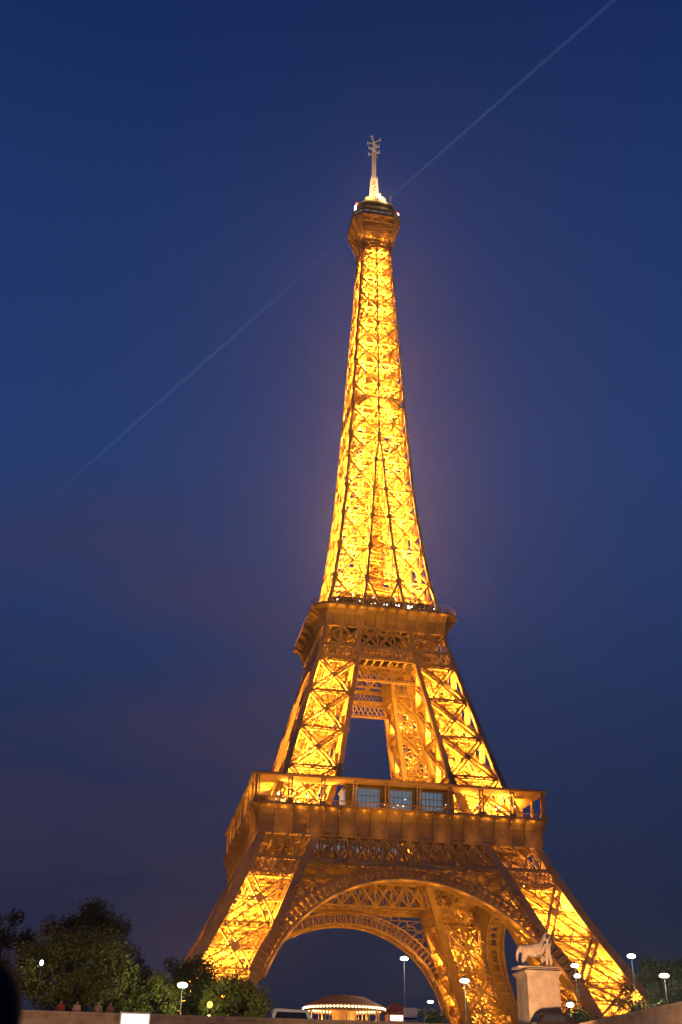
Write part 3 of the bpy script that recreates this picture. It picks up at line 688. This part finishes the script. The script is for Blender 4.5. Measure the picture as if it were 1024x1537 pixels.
for x in (BX, BX+38):        # arched spandrel walls
    m = MB(); sp = 31.0
    for a in range(5):
        c = -189.6-sp*(a+.5)
        for j in range(16):
            t0, t1 = j/16, (j+1)/16; y0, y1 = c+sp/2-sp*t0, c+sp/2-sp*t1
            h = lambda t: -6.5+6.0*math.sqrt(max(0, 1-((t-.5)/.45)**2)) if abs(t-.5) < .45 else -9
            m.loft([[(x, y0, h(t0)), (x+.4, y0, h(t0)), (x+.4, y0, prof(y0)-.2), (x, y0, prof(y0)-.2)], [(x, y1, h(t1)), (x+.4, y1, h(t1)), (x+.4, y1, prof(y1)-.2), (x, y1, prof(y1)-.2)]], True, True)
    m.build('arch_wall', STONE, br_)
for a in range(6):
    y = -189.6-31*a
    m = MB(); m.box((BX+.41, y-1.5, -9), (BX+37.99, y+1.5, -.3)); m.build('pier', STONE, br_)

PX, PY = -24.1, -183.75
pd = thing('stone_pedestal', 'tall square stone pedestal with moulded cornice at the end of the bridge', 'pedestal', (PX, PY, GZ))
m = MB()
def sq(h, z): return [(-h, -h, z), (h, -h, z), (h, h, z), (-h, h, z)]
m.loft([sq(1.9, -.2), sq(1.9, .75), sq(1.75, .9), sq(1.57, 1.05), sq(1.55, 5.5)], True, True); m.build('pedestal_shaft', STONE, pd)
m = MB()
m.loft([sq(1.58, 5.503), sq(1.62, 5.6), sq(1.62, 5.68), sq(1.74, 5.8), sq(1.8, 5.92), sq(1.8, 6.02), sq(1.6, 6.08), sq(1.48, 6.1), sq(1.48, 6.22)], True, True); m.build('cornice', STONE, pd)
m = MB()
for k in range(1, 7): m.loft([sq(1.572-.004*k, 1.05+k*.62), sq(1.572-.004*k, 1.05+k*.62+.03)])
m.build('masonry_joints', mat('mortar', (.22, .17, .12), .9), pd)

# ------------------------------------------------------------------ skinned figures
def skin(name, verts, edges, radii, m_, parent=None, sub=2):
    me = bpy.data.meshes.new(name); me.from_pydata(verts, edges, []); me.materials.append(m_)
    o = bpy.data.objects.new(name, me); col.objects.link(o)
    o.modifiers.new('skin', 'SKIN')
    for i, v in enumerate(me.skin_vertices[0].data):
        v.radius = radii[i] if isinstance(radii[i], tuple) else (radii[i], radii[i]); v.use_root = (i == 0)
    s = o.modifiers.new('sub', 'SUBSURF'); s.levels = s.render_levels = sub
    dg = bpy.context.evaluated_depsgraph_get(); dg.update(); nm = bpy.data.meshes.new_from_object(o.evaluated_get(dg))
    nm.polygons.foreach_set('use_smooth', [True]*len(nm.polygons))
    if not nm.materials: nm.materials.append(m_)
    o.modifiers.clear(); o.data = nm; nm.name = name
    if parent: o.parent = parent
    return o
def chainfig(chains):
    """chains: list of [(x,y,z,r)...]; the first point of a later chain may repeat an earlier one (joined)"""
    V = []; Rr = []; E_ = []; idx = {}
    for chn in chains:
        prev = None
        for p in chn:
            key = tuple(round(c, 3) for c in p[:3])
            if key not in idx: idx[key] = len(V); V.append(p[:3]); Rr.append(p[3])
            i = idx[key]
            if prev is not None and prev != i: E_.append((prev, i))
            prev = i
    return V, E_, Rr
SK = MB
st = thing('horse_statue', 'pale stone statue of a warrior standing beside his horse on the pedestal', 'statue', (PX-.1, PY-.2, GZ+6.22))
m = MB(); m.box((-1.9, -.9, 0), (1.6, .9, .18)); m.build('plinth', STATUE, st, bevel=.03)
# horse: rump to the left, neck and head raised to the right
V_, E_, R_ = chainfig([
 [(-.9, .25, 1.55, .42), (-.3, .25, 1.48, .40), (.4, .25, 1.55, .43), (.75, .25, 1.95, .30), (.98, .25, 2.4, .22), (1.1, .25, 2.75, .19), (1.35, .25, 2.62, .15), (1.62, .25, 2.32, .10)],
 [(1.1, .25, 2.75, .19), (1.08, .25, 2.95, .05)],
 [(-.9, .25, 1.55, .42), (-1.25, .25, 1.62, .22), (-1.5, .25, 1.35, .13), (-1.58, .25, .85, .09), (-1.5, .25, .5, .05)],
 [(-.9, .25, 1.55, .42), (-.95, .05, 1.15, .22), (-1.15, .05, .78, .12), (-1.1, .05, .4, .08), (-1.0, .05, .22, .10)],
 [(-.9, .25, 1.55, .42), (-.7, .45, 1.15, .22), (-.85, .45, .78, .12), (-.8, .45, .4, .08), (-.7, .45, .22, .10)],
 [(.4, .25, 1.55, .43), (.5, .05, 1.1, .17), (.6, .05, .72, .10), (.55, .05, .4, .07), (.62, .05, .22, .10)],
 [(.4, .25, 1.55, .43), (.6, .45, 1.15, .17), (.95, .45, .95, .10), (.88, .45, .6, .07), (.92, .45, .45, .09)]])
skin('horse', V_, E_, [x*1.25 for x in R_], STATUE, st)
V_, E_, R_ = chainfig([
 [(.95, -.45, 1.2, .2), (.95, -.45, 1.5, .17), (.95, -.45, 1.8, (.26, .18)), (.95, -.45, 1.98, .12), (.95, -.45, 2.08, .08), (.97, -.5, 2.25, .14), (.97, -.5, 2.38, .12)],
 [(.95, -.45, 1.8, (.26, .18)), (.7, -.45, 1.86, .11), (.55, -.5, 1.55, .085), (.5, -.35, 1.28, .06), (.5, -.3, 1.15, .05)],
 [(.95, -.45, 1.8, (.26, .18)), (1.2, -.45, 1.86, .11), (1.35, -.3, 2.1, .085), (1.4, -.1, 2.35, .06), (1.38, .05, 2.42, .05)],
 [(.95, -.45, 1.2, .2), (.82, -.45, 1.05, .15), (.8, -.5, .65, .11), (.8, -.45, .25, .07), (.8, -.6, .2, .06)],
 [(.95, -.45, 1.2, .2), (1.08, -.45, 1.05, .15), (1.15, -.55, .65, .11), (1.12, -.45, .25, .07), (1.14, -.62, .2, .06)]])
skin('warrior', V_, E_, [tuple(y*1.2 for y in x) if isinstance(x, tuple) else x*1.2 for x in R_], STATUE, st); st.scale = (1.12, 1.12, 1.16)

def person_mesh(pose=0):
    b = 0.0
    la = [(0, 0, 1.36, (.17, .11)), (-.19, 0, 1.40, .065), (-.26, -.06, 1.13, .05), (-.16, -.24, 1.02, .036), (-.12, -.31, 1.03, .03)]
    ra = [(0, 0, 1.36, (.17, .11)), (.19, 0, 1.40, .065), (.26, -.04, 1.12, .05), (.24, -.14, .90, .036), (.235, -.17, .82, .03)]
    return chainfig([[(0, 0, .95, (.15, .11)), (0, 0, 1.14, (.13, .10)), (0, 0, 1.36, (.17, .11)), (0, .01, 1.48, .06), (0, -.01, 1.56, .055), (0, -.02, 1.64, .088), (0, -.01, 1.71, .08)], la, ra,
      [(0, 0, .95, (.15, .11)), (-.1, 0, .85, .09), (-.11, -.01, .5, .062), (-.11, .01, .1, .042), (-.11, -.13, .05, .038)], [(0, 0, .95, (.15, .11)), (.1, 0, .85, .09), (.11, -.01, .5, .062), (.11, .01, .1, .042), (.11, -.13, .05, .038)]])
def make_person(label, loc, rz, shirt, trous, hair=HAIR, group=None, s=1.0):
    t = thing('person', label, 'person', loc, rz, group); t.scale = (s, s, s)
    body = skin('body', *person_mesh(), SKIN, t, 2)
    sh = chainfig([[(0, 0, .92, (.165, .125)), (0, 0, 1.14, (.15, .12)), (0, 0, 1.36, (.19, .13)), (0, 0, 1.46, (.09, .08))], [(0, 0, 1.36, (.19, .13)), (-.19, 0, 1.41, .085), (-.26, -.06, 1.13, .065), (-.18, -.2, 1.045, .05)], [(0, 0, 1.36, (.19, .13)), (.19, 0, 1.41, .085), (.26, -.04, 1.12, .065), (.245, -.12, .94, .05)]])
    skin('shirt', *sh, shirt, t, 1)
    tr = chainfig([[(0, 0, .98, (.16, .12)), (0, 0, .93, (.165, .125))], [(0, 0, .93, (.165, .125)), (-.1, 0, .83, .105), (-.11, -.01, .5, .08), (-.11, .01, .12, .065)], [(0, 0, .93, (.165, .125)), (.1, 0, .83, .105), (.11, -.01, .5, .08), (.11, .01, .12, .065)]])
    skin('trousers', *tr, trous, t, 1)
    hr = chainfig([[(0, .035, 1.62, .085), (0, .02, 1.69, .095), (0, -.02, 1.735, .075)]])
    skin('hair', *hr, hair, t, 2)
    for sx in (-.034, .034): MB().lathe([(.003, 1.655), (.013, 1.665), (.003, 1.675)], (sx, -.108), 6).build('eye', BLACKM, t)
    MB().tube([(0, -.10, 1.665), (0, -.128, 1.625), (0, -.105, 1.615)], [.008, .016, .01], 6).build('nose', SKIN, t, True); MB().tube([(-.025, -.103, 1.59), (.025, -.103, 1.59)], .006, 5).build('mouth', REDPAINT, t, True)
    for sx in (-1, 1): MB().tube([(sx*.092, -.01, 1.66), (sx*.095, 0, 1.62)], .016, 6).build('ear', SKIN, t, True)
    for hx, hy, hz in ((-.12, -.31, 1.03), (.235, -.17, .82)):
        for k in range(4):
            a = (k-1.5)*.016; ln = (.065, .075, .07, .055)[k]; MB().tube([(hx+a, hy+.02, hz), (hx+a, hy-ln*.5, hz-.015), (hx+a, hy-ln*.8, hz-.04)], [.009, .0085, .007], 6).build('finger', SKIN, t, True)
        MB().tube([(hx+.02, hy+.03, hz), (hx+.045, hy, hz-.01), (hx+.05, hy-.025, hz-.02)], [.011, .01, .008], 6).build('thumb', SKIN, t, True)
    return t
RED = mat('red_shirt', (.35, .05, .03), .85); PINK = mat('pale_shirt', (.5, .35, .3), .85); BEIGE = mat('beige_jacket', (.4, .26, .16), .85); JEAN = mat('denim', (.06, .08, .14), .9)
for lab, x, sh_, rz in (('person in a dark red top behind the quay parapet', -67.2, RED, .2), ('person in a pale pink top beside the one in red behind the parapet', -65.9, PINK, -.3), ('person in a beige jacket behind the parapet, between the pink and brown tops', -64.2, BEIGE, .1), ('person in a brown top behind the parapet, next to the beige jacket', -63.2, mat('brown_shirt', (.22, .11, .07), .85), -.15)):
    make_person(lab, (x, -188.9, GZ), rz, sh_, JEAN, s=1.1, group='people behind the quay parapet')
make_person('person in an orange jacket standing on the bridge by the cars', (-12.6, -199.0, prof(-199.0)+.15), .8, mat('orange_jacket', (.5, .16, .06), .85), JEAN)

# ------------------------------------------------------------------ trees
def tree(name, label, base, h, rad, cz, leafm, seed, n_clump=60, per=130, leaf=.29, squash=1.0, group='trees along the quay'):
    rg = random.Random(seed)
    t = thing(name, label, 'tree', base, 0, group)
    tk = MB(); tr = rad*.05+.12
    tk.tube([(0, 0, -.2), (.05, 0, h*.2), (-.05, .05, h*.45), (.05, 0, h*.7)], [tr*1.3, tr, tr*.8, tr*.35], 10)
    cl = []
    for i in range(n_clump):
        a = rg.uniform(0, 2*math.pi); u = rg.uniform(-.9, 1); q = rg.uniform(.35, 1.0)**.5; s = math.sqrt(1-u*u)
        wob = 1+.22*math.sin(3*a+seed)+.12*math.sin(5*a+2*seed)
        p = Vector((s*math.cos(a)*rad*q*wob, s*math.sin(a)*rad*q*wob, cz+u*q*(h-cz)*squash*(1+.12*math.sin(4*a))))
        if p.z < h*.12: p.z = h*.12+rg.random()
        cl.append(p)
        if i % 3 == 0:
            z0 = min(h*.65, max(h*.18, p.z*.55)); tk.tube([(0, 0, z0), (p.x*.5, p.y*.5, (z0+p.z)/2+.2), tuple(p)], [tr*.45, tr*.25, .04], 6)
    lv = MB()
    for p in cl:
        cr_ = rg.uniform(.15, .29)*rad+.25
        for k in range(int(per*1.6)):
            d = Vector((rg.gauss(0, 1), rg.gauss(0, 1), rg.gauss(0, .75))).normalized()*cr_*rg.random()**.4
            c = p+d; n = Vector((rg.gauss(0, 1), rg.gauss(0, 1), rg.gauss(.6, 1))).normalized(); e1 = n.orthogonal().normalized(); e2 = n.cross(e1)
            s = leaf*rg.uniform(.6, 1.2); lv.poly([c-e1*s*.5, c-e2*s*.3+e1*.0, c+e1*s*.5, c+e2*s*.3])
    tk.build('trunk', BARK, t, True); lv.build('crown', leafm, t)
    return t
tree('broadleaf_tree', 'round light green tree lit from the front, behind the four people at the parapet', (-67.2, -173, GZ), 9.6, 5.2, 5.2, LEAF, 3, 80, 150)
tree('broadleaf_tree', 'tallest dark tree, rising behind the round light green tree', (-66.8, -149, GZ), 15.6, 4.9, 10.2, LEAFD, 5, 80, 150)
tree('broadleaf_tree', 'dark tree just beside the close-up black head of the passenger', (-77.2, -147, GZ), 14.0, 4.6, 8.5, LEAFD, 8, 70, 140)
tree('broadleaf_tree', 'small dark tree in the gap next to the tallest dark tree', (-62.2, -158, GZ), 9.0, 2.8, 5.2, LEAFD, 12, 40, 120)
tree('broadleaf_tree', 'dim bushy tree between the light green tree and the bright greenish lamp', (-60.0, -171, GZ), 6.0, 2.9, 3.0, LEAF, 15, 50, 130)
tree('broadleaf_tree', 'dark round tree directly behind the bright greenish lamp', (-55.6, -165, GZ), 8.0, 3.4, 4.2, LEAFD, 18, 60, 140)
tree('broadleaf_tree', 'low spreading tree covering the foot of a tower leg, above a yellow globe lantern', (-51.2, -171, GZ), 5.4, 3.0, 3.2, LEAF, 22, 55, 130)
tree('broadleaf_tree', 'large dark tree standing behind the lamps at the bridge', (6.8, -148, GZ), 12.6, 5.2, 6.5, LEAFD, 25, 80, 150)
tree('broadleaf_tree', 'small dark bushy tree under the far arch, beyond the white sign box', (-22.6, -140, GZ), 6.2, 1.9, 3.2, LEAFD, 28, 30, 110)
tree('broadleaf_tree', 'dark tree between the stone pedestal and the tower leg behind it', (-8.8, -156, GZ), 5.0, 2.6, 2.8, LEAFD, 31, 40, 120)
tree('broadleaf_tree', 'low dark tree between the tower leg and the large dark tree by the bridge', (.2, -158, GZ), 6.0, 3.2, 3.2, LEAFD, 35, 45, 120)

# ------------------------------------------------------------------ street lamps
def street_lamp(label, head, w_=.8, light=0, colr=(1, .9, .65), group='street lamps around the tower'):
    x, y, z = head; h = z-GZ
    t = thing('street_lamp', label, 'street lamp', (x, y, GZ), 0, group)
    MB().tube([(0, 0, 0), (0, 0, .9), (0, 0, 1.0), (0, 0, h-.3)], [.12, .08, .045, .03], 10).build('pole', BLACKM, t, True)
    MB().lathe([(.06, h-.22), (w_*.34, h-.2), (w_*.5, h-.08), (w_*.5, h+.08), (w_*.3, h+.2), (.05, h+.25)], (0, 0), 14).build('diffuser', E_LAMP, t, True)
    MB().lathe([(w_*.35, h+.2), (w_*.4, h+.24), (w_*.16, h+.38), (.03, h+.5)], (0, 0), 14).build('cap', BLACKM, t, True)
    MB().lathe([(.05, h-.34), (w_*.3, h-.27), (w_*.3, h-.23), (.05, h-.225)], (0, 0), 14).build('pole_shade', BLACKM, t)  # disc added below the diffuser to keep its light off the pole
    if light: lamp('POINT', (x, y-1.0, z-.5), light*.8, colr, .3)
    return t
street_lamp('bright lamp on a tall pole under the far arch, above the white sign box', (-26.1, -140, 12.3), 1.05, 3000)
street_lamp('bright lamp in front of the far tower leg seen under the arch', (-24.0, -160, 8.0), 1.05, 2500)
street_lamp('small distant lamp under the arch, past the white sign box', (-6.3, -80, 11.8), 1.1, 0)
street_lamp('lamp high against the sky beside the outer edge of a tower leg', (-3.3, -160, 11.4), .95, 1500)
street_lamp('lamp glowing in front of the large dark tree by the bridge', (1.6, -158, 9.6), 1.15, 2500, (1, .95, .5))
street_lamp('upper lamp of the close pair between the statue and the lit tower leg', (-6.4, -150, 11.2), .95, 1500)
street_lamp('lower lamp of the close pair between the statue and the lit tower leg', (-7.0, -152, 9.8), .8, 0)
street_lamp('low lamp close beside the foot of the stone pedestal', (-15.5, -170, 5.1), .75, 1500, (1, .95, .5))
street_lamp('bright greenish white lamp among the quay trees near the tower leg', (-56.8, -176.5, 5.1), .95, 1800, (.95, 1, .45))
street_lamp('small lamp showing through the round light green tree', (-69.9, -178.4, 6.4), .3, 120)

# ------------------------------------------------------------------ carousel
ca = thing('carousel', 'round fairground carousel with brown tent roof and a ring of lights', 'carousel', (-36.0, -150, GZ), 0)
ck = 4.7
MB().lathe([(ck, 5.05), (ck+.15, 5.15), (3.6, 5.75), (2.4, 6.3), (1.5, 6.42), (.3, 6.45), (.2, 6.6), (.02, 6.65)], (0, 0), 28).build('tent_roof', ROOFTENT, ca)
MB().loft([[(ck*math.cos(2*math.pi*j/28)*q, ck*math.sin(2*math.pi*j/28)*q, z) for j in range(28)] for q, z in ((1.0, 4.55), (1.04, 4.8), (1.02, 5.1))]).build('valance', CREAM, ca)
m = MB()
for j in range(72): a = 2*math.pi*j/72; MB().lathe([(.02, 4.78), (.13, 4.86), (.13, 4.94), (.02, 5.02)], (math.cos(a)*(ck+.18), math.sin(a)*(ck+.18)), 6).build('rim_bulb', E_WARM, ca)
MB().lathe([(ck, 0), (ck, .5), (ck-.2, .55)], (0, 0), 28).build('platform', CREAM, ca)
MB().lathe([(1.5, .55), (1.5, 4.6)], (0, 0), 16).build('centre_drum', CREAM, ca)
for j in range(10):
    a = 2*math.pi*j/10+.2; MB().tube([(math.cos(a)*(ck-.5), math.sin(a)*(ck-.5), .55), (math.cos(a)*(ck-.5), math.sin(a)*(ck-.5), 4.9)], .09, 8).build('pole', CREAM, ca)
for j in range(8):
    a = 2*math.pi*j/8; c, s = math.cos(a), math.sin(a); p = lambda u, v, z: (c*(3.1+v)-s*u, s*(3.1+v)+c*u, z)
    h_ = skin('carousel_horse', *chainfig([[(*p(-.35, 0, 1.7), .22), (*p(.3, 0, 1.7), .22), (*p(.55, 0, 2.1), .13), (*p(.75, 0, 2.2), .1), (*p(.95, 0, 2.05), .07)], [(*p(-.35, 0, 1.7), .22), (*p(-.5, .1, 1.3), .08), (*p(-.6, .1, 1.0), .06)], [(*p(-.35, 0, 1.7), .22), (*p(-.5, -.1, 1.3), .08), (*p(-.4, -.1, 1.0), .06)], [(*p(.3, 0, 1.7), .22), (*p(.45, .1, 1.35), .08), (*p(.6, .1, 1.1), .06)], [(*p(.3, 0, 1.7), .22), (*p(.45, -.1, 1.35), .08), (*p(.4, -.1, 1.0), .06)]]), WHITE, ca, 1)
    MB().tube([p(0, 0, .55), p(0, 0, 4.6)], .04, 6).build('horse_pole', CREAM, h_)
for a in range(4): lamp('POINT', (math.cos(a*1.57+.5)*3.4, math.sin(a*1.57+.5)*3.4, 3.7), 280, (1, .46, .11), .25, ca)
# small red-roofed kiosk, sign box, lit panel, lantern
kk = thing('ticket_kiosk', 'small red-awninged kiosk with a bright lamp beside the carousel', 'kiosk', (-30.3, -152, GZ))
MB().box((-1.0, -.9, 0), (1.0, .9, 4.1)).build('kiosk_body', ROOFTENT, kk, bevel=.04)
MB().loft([sq(1.5, 4.2), sq(1.3, 4.5), sq(.3, 5.3)], True, True).build('awning', REDPAINT, kk)
MB().box((-.7, -1.02, 3.4), (.7, -.92, 3.9)).build('lamp_strip', E_WHITE, kk)
sb = thing('sign_box', 'white two-panel sign box on a post between the kiosk and the far arch', 'sign', (-35.5, -180, GZ))
MB().tube([(0, 0, 0), (0, 0, 1.4)], .07, 8).build('post', BLACKM, sb)
wp = mat('sign_white', (.85, .85, .85), .5, .05)
MB().box((-.62, -.12, 2.0), (.62, .12, 2.85)).build('panel', wp, sb, bevel=.02); MB().box((-.62, -.12, 1.2), (.62, .12, 1.86)).build('panel', wp, sb, bevel=.02); MB().box((-.66, -.08, 1.862), (.66, .08, 1.998)).build('crossbar', BLACKM, sb)
lp = thing('lit_panel', 'glowing white information panel fixed to the face of the quay wall', 'lit sign', (-61.15, -191.2, -1.0))
MB().box((-1.22, -.14, 0), (1.22, .1, 2.75)).build('frame', WHITE, lp, bevel=.03); MB().box((-1.1, -.17, .12), (1.1, -.141, 2.62)).build('lit_face', E_PANEL, lp)
gl_ = thing('globe_lantern', 'small yellow globe lantern behind the parapet below the spreading tree', 'lantern', (-54.6, -183, GZ))
MB().tube([(0, 0, 0), (0, 0, 2.1)], .07, 8).build('post', BLACKM, gl_); MB().lathe([(.02, 2.05), (.2, 2.15), (.27, 2.35), (.2, 2.55), (.02, 2.65)], (0, 0), 12).build('globe', emit('amber_globe', (1, .55, .08), 2.2), gl_, True); MB().lathe([(.1, 1.3), (.14, 1.4), (.1, 1.5)], (0, 0), 10).build('small_bulb', E_GOLD, gl_)

# ------------------------------------------------------------------ vehicles
def car(label, cat, loc, rz, paint, Ln=4.2, Wd=1.8, H=1.5, prof_=None, name='parked_car', group=None, lights=True, antenna=False):
    t = thing(name, label, cat, loc, rz, group); h2 = Ln/2
    prof_ = prof_ or [(-1, .42), (-.97, .62), (-.62, .66), (-.38, .97), (.30, 1.0), (.62, .80), (.95, .68), (1, .45)]
    rings = []
    for y, inset in ((-1, .16), (-.86, .0), (.86, .0), (1, .16)):
        rg = []
        for x, z in prof_:
            ins = max(0, (z-.62))*.30; rg.append((x*h2*(1-inset*.12), y*(Wd/2-ins*(1 if abs(y) == 1 else .8)), z*H-(inset*.15 if z > .6 else 0)))
        rg += [(h2*.97, y*Wd/2*.98, .28), (-h2*.97, y*Wd/2*.98, .28)]
        rings.append(rg)
    MB().loft(rings, True, True).build('body', paint, t, bevel=.05)
    top = [p for p in prof_ if p[1] > .7]; xs = [p[0]*h2 for p in top]
    for s in (-1, 1):
        m = MB(); y = s*(Wd/2-.012-.06); x0, x1 = min(xs)+.12, max(xs)-.25
        yb = s*(Wd/2+.006); yt = s*(Wd/2-.30*.36+.01)
        m.poly([(x0-.15, yb, .66*H), (x1+.05, yb, .66*H), (x1-.25, yt, .93*H), (x0+.2, yt, .93*H)]); m.build('side_window', GLASS, t)
        for x in (-.62, .62):
            w_ = MB(); c = Vector((x*h2, s*(Wd/2-.12), .32)); w_.tube([c-Vector((0, .11, 0)), c+Vector((0, .11, 0))], .32, 18); wo = w_.build('wheel', RUBBER, t)
            MB().tube([c+Vector((0, s*.10, 0)), c+Vector((0, s*.125, 0))], .19, 14).build('rim', WHITE, wo)
        MB().box((-h2-.01, s*Wd*.36-.16, .48*H), (-h2+.1, s*Wd*.36+.16, .48*H+.16)).build('headlight', E_HEAD if lights else GLASS, t)
        MB().box((h2-.1, s*Wd*.36-.16, .52*H), (h2+.02, s*Wd*.36+.16, .52*H+.16)).build('tail_light', E_TAIL if lights else REDPAINT, t)
    m = MB(); (xa, za), (xb, zb) = prof_[2], prof_[3]; i1, i2 = .12, .88
    pa, pb = lerp(Vector((xa*h2, 0, za*H)), Vector((xb*h2, 0, zb*H)), i1), lerp(Vector((xa*h2, 0, za*H)), Vector((xb*h2, 0, zb*H)), i2); o = Vector((-.02, 0, .02))
    m.poly([pa+o+Vector((0, -Wd*.42, 0)), pa+o+Vector((0, Wd*.42, 0)), pb+o+Vector((0, Wd*.36, 0)), pb+o+Vector((0, -Wd*.36, 0))]); m.build('windscreen', GLASS, t)
    if antenna: MB().tube([(.7, 0, H*.97), (.78, 0, H+.35)], .025, 6).build('antenna', BLACKM, t)
    return t
vanp = [(-1, .38), (-.98, .52), (-.72, .60), (-.45, .97), (.88, 1.0), (.97, .9), (1.0, .6), (1, .4)]
car('white delivery van parked behind the quay parapet beside the carousel', 'van', (-44.6, -168, GZ), math.pi, WHITE, 5.2, 2.0, 3.2, vanp, 'parked_van', lights=False)
car('dark brown minivan with a roof aerial in front of the stone pedestal', 'car', (-24.3, -187.9, GZ), 0, DARKPAINT, 4.4, 1.8, 2.3, [(-1, .36), (-.98, .52), (-.85, .62), (-.62, .95), (.0, 1.0), (.45, .93), (.85, .70), (1, .45)], 'parked_minivan', lights=False, antenna=True)
for lab, x, y, rz, p in (('dark car with two glowing tail lights on the bridge', -14.2, -197.0, -math.pi/2+.25, DARKPAINT), ('dark red car behind the bridge parapet nearest the pedestal', -19.4, -189.5, -math.pi/2, REDPAINT), ('black car on the bridge between the dark red car and the car with tail lights', -17.0, -193.0, math.pi/2, BLACKM)):
    car(lab, 'car', (x, y, prof(y)+.15), rz, p, group='cars on the bridge')

# ------------------------------------------------------------------ visitors along the second floor railing
V_, E_, R_ = person_mesh(); vis = skin('visitor', V_, E_, R_, BLACKCLOTH, None, 1)
for i in range(20):
    o = vis if i == 0 else vis.copy()
    if i: col.objects.link(o)
    o.location = (-17.2+34.6*i/19+rnd.uniform(-.6, .6), -20.0+rnd.random()*.3, 116.82); o.rotation_euler = (0, 0, rnd.uniform(-.6, .6)); o.scale = (1, 1, rnd.uniform(.95, 1.08))
    tag(o, 'visitor in dark clothes standing at the second floor railing of the tower', 'person', 'visitors at the second floor railing')

# ------------------------------------------------------------------ tour boat and the passenger in front
cx, cy = cam.location.x, cam.location.y
ca.scale = (1, 1, .94)
bt = thing('tour_boat', 'dark open-deck tour boat on the river carrying the passenger', 'boat', (cx-1, cy-1, -6.85))
m = MB(); 
def hull(y, wd, z): return [(-14, y-wd*.7, z), (-10, y-wd, z), (9, y-wd, z), (14, y-wd*.35, z), (15.5, y, z), (14, y+wd*.35, z), (9, y+wd, z), (-10, y+wd, z), (-14, y+wd*.7, z)]
m.loft([hull(0, 2.4, -.4), hull(0, 3.0, .6), hull(0, 3.1, 1.0), hull(0, 3.0, 1.05)], True, True); m.build('hull', BLACKM, bt)
m = MB()
for x in range(-12, 13, 2): m.tube([(x, 2.9, 1.0), (x, 2.9, 2.0)], .03, 6)
m.tube([(-12, 2.9, 2.0), (12, 2.9, 2.0)], .035, 6); m.build('railing', WHITE, bt)
for x in (-9, 9):
    m = MB(); m.box((x-.3, 2.95, 1.1), (x+.3, 3.25, 1.5)); m.build('floodlight_housing', BLACKM, bt)
# unseen floodlights added on the lower quay to front-light wall, pedestal and trees
for lb, (x, y, tx, ty, tz, p, an) in zip(('farthest upstream, beyond the trees', 'below the four people at the parapet', 'below the bright greenish lamp', 'below the carousel', 'below the horse statue', 'beside the first pier of the bridge', 'beside the second pier of the bridge'), ((-88, -206, -82, -180, 6, 3000, 100), (-72, -206, -67, -176, 6, 3200, 90), (-56, -206, -54, -176, 5, 1400, 100), (-42, -205, -40, -188, 2, 2600, 100), (-29.5, -200, -24, -184, 6.5, 21000, 60), (-30, -214, -21.6, -208, 2.5, 2600, 110), (-30, -232, -22, -228, 2.5, 2600, 120))):
    t = thing('added_quay_light', 'added out-of-view black floodlight post on the lower quay, '+lb, 'lamp post', (x, y, -5.4), 0, 'added lamp posts on the lower quay')
    MB().box((-.3, -.15, 5.3), (.3, .15, 5.7)).build('lamp_head', BLACKM, t, bevel=.03); MB().tube([(0, 0, 0), (0, 0, 5.32)], .07, 8).build('stand', BLACKM, t)
    lamp('SPOT', (x, y+.3, .15 if x != -29.5 else .6), p, (1, .52, .24), .3, None, (tx, ty, tz), an, .8)
lamp('SPOT', (-46.5, -186.3, 1.3), 3500, (1, .72, .5), .2, None, (-44.6, -168, 3), 60)  # extra spot hidden behind the parapet, added to brighten the white van
pp = make_person('dark-haired passenger in black seen from behind, very close to the viewer', (cx-.20, cy+1.50, -5.80), 0, BLACKCLOTH, BLACKCLOTH, s=1.07)
pp.rotation_euler = (0, 0, math.pi)

# ------------------------------------------------------------------ evening haze
hm = bpy.data.materials.new('haze_air'); hm.use_nodes = True; t_ = hm.node_tree; t_.nodes.clear()
o_ = t_.nodes.new('ShaderNodeOutputMaterial'); v_ = t_.nodes.new('ShaderNodeVolumePrincipled')
v_.inputs['Color'].default_value = (.9, .9, .95, 1); v_.inputs['Density'].default_value = .00009; v_.inputs['Anisotropy'].default_value = .87
t_.links.new(v_.outputs[0], o_.inputs['Volume'])
tag(MB().box((-420, -380, -10.5), (420, 420, 345)).build('haze', hm), kind='stuff')
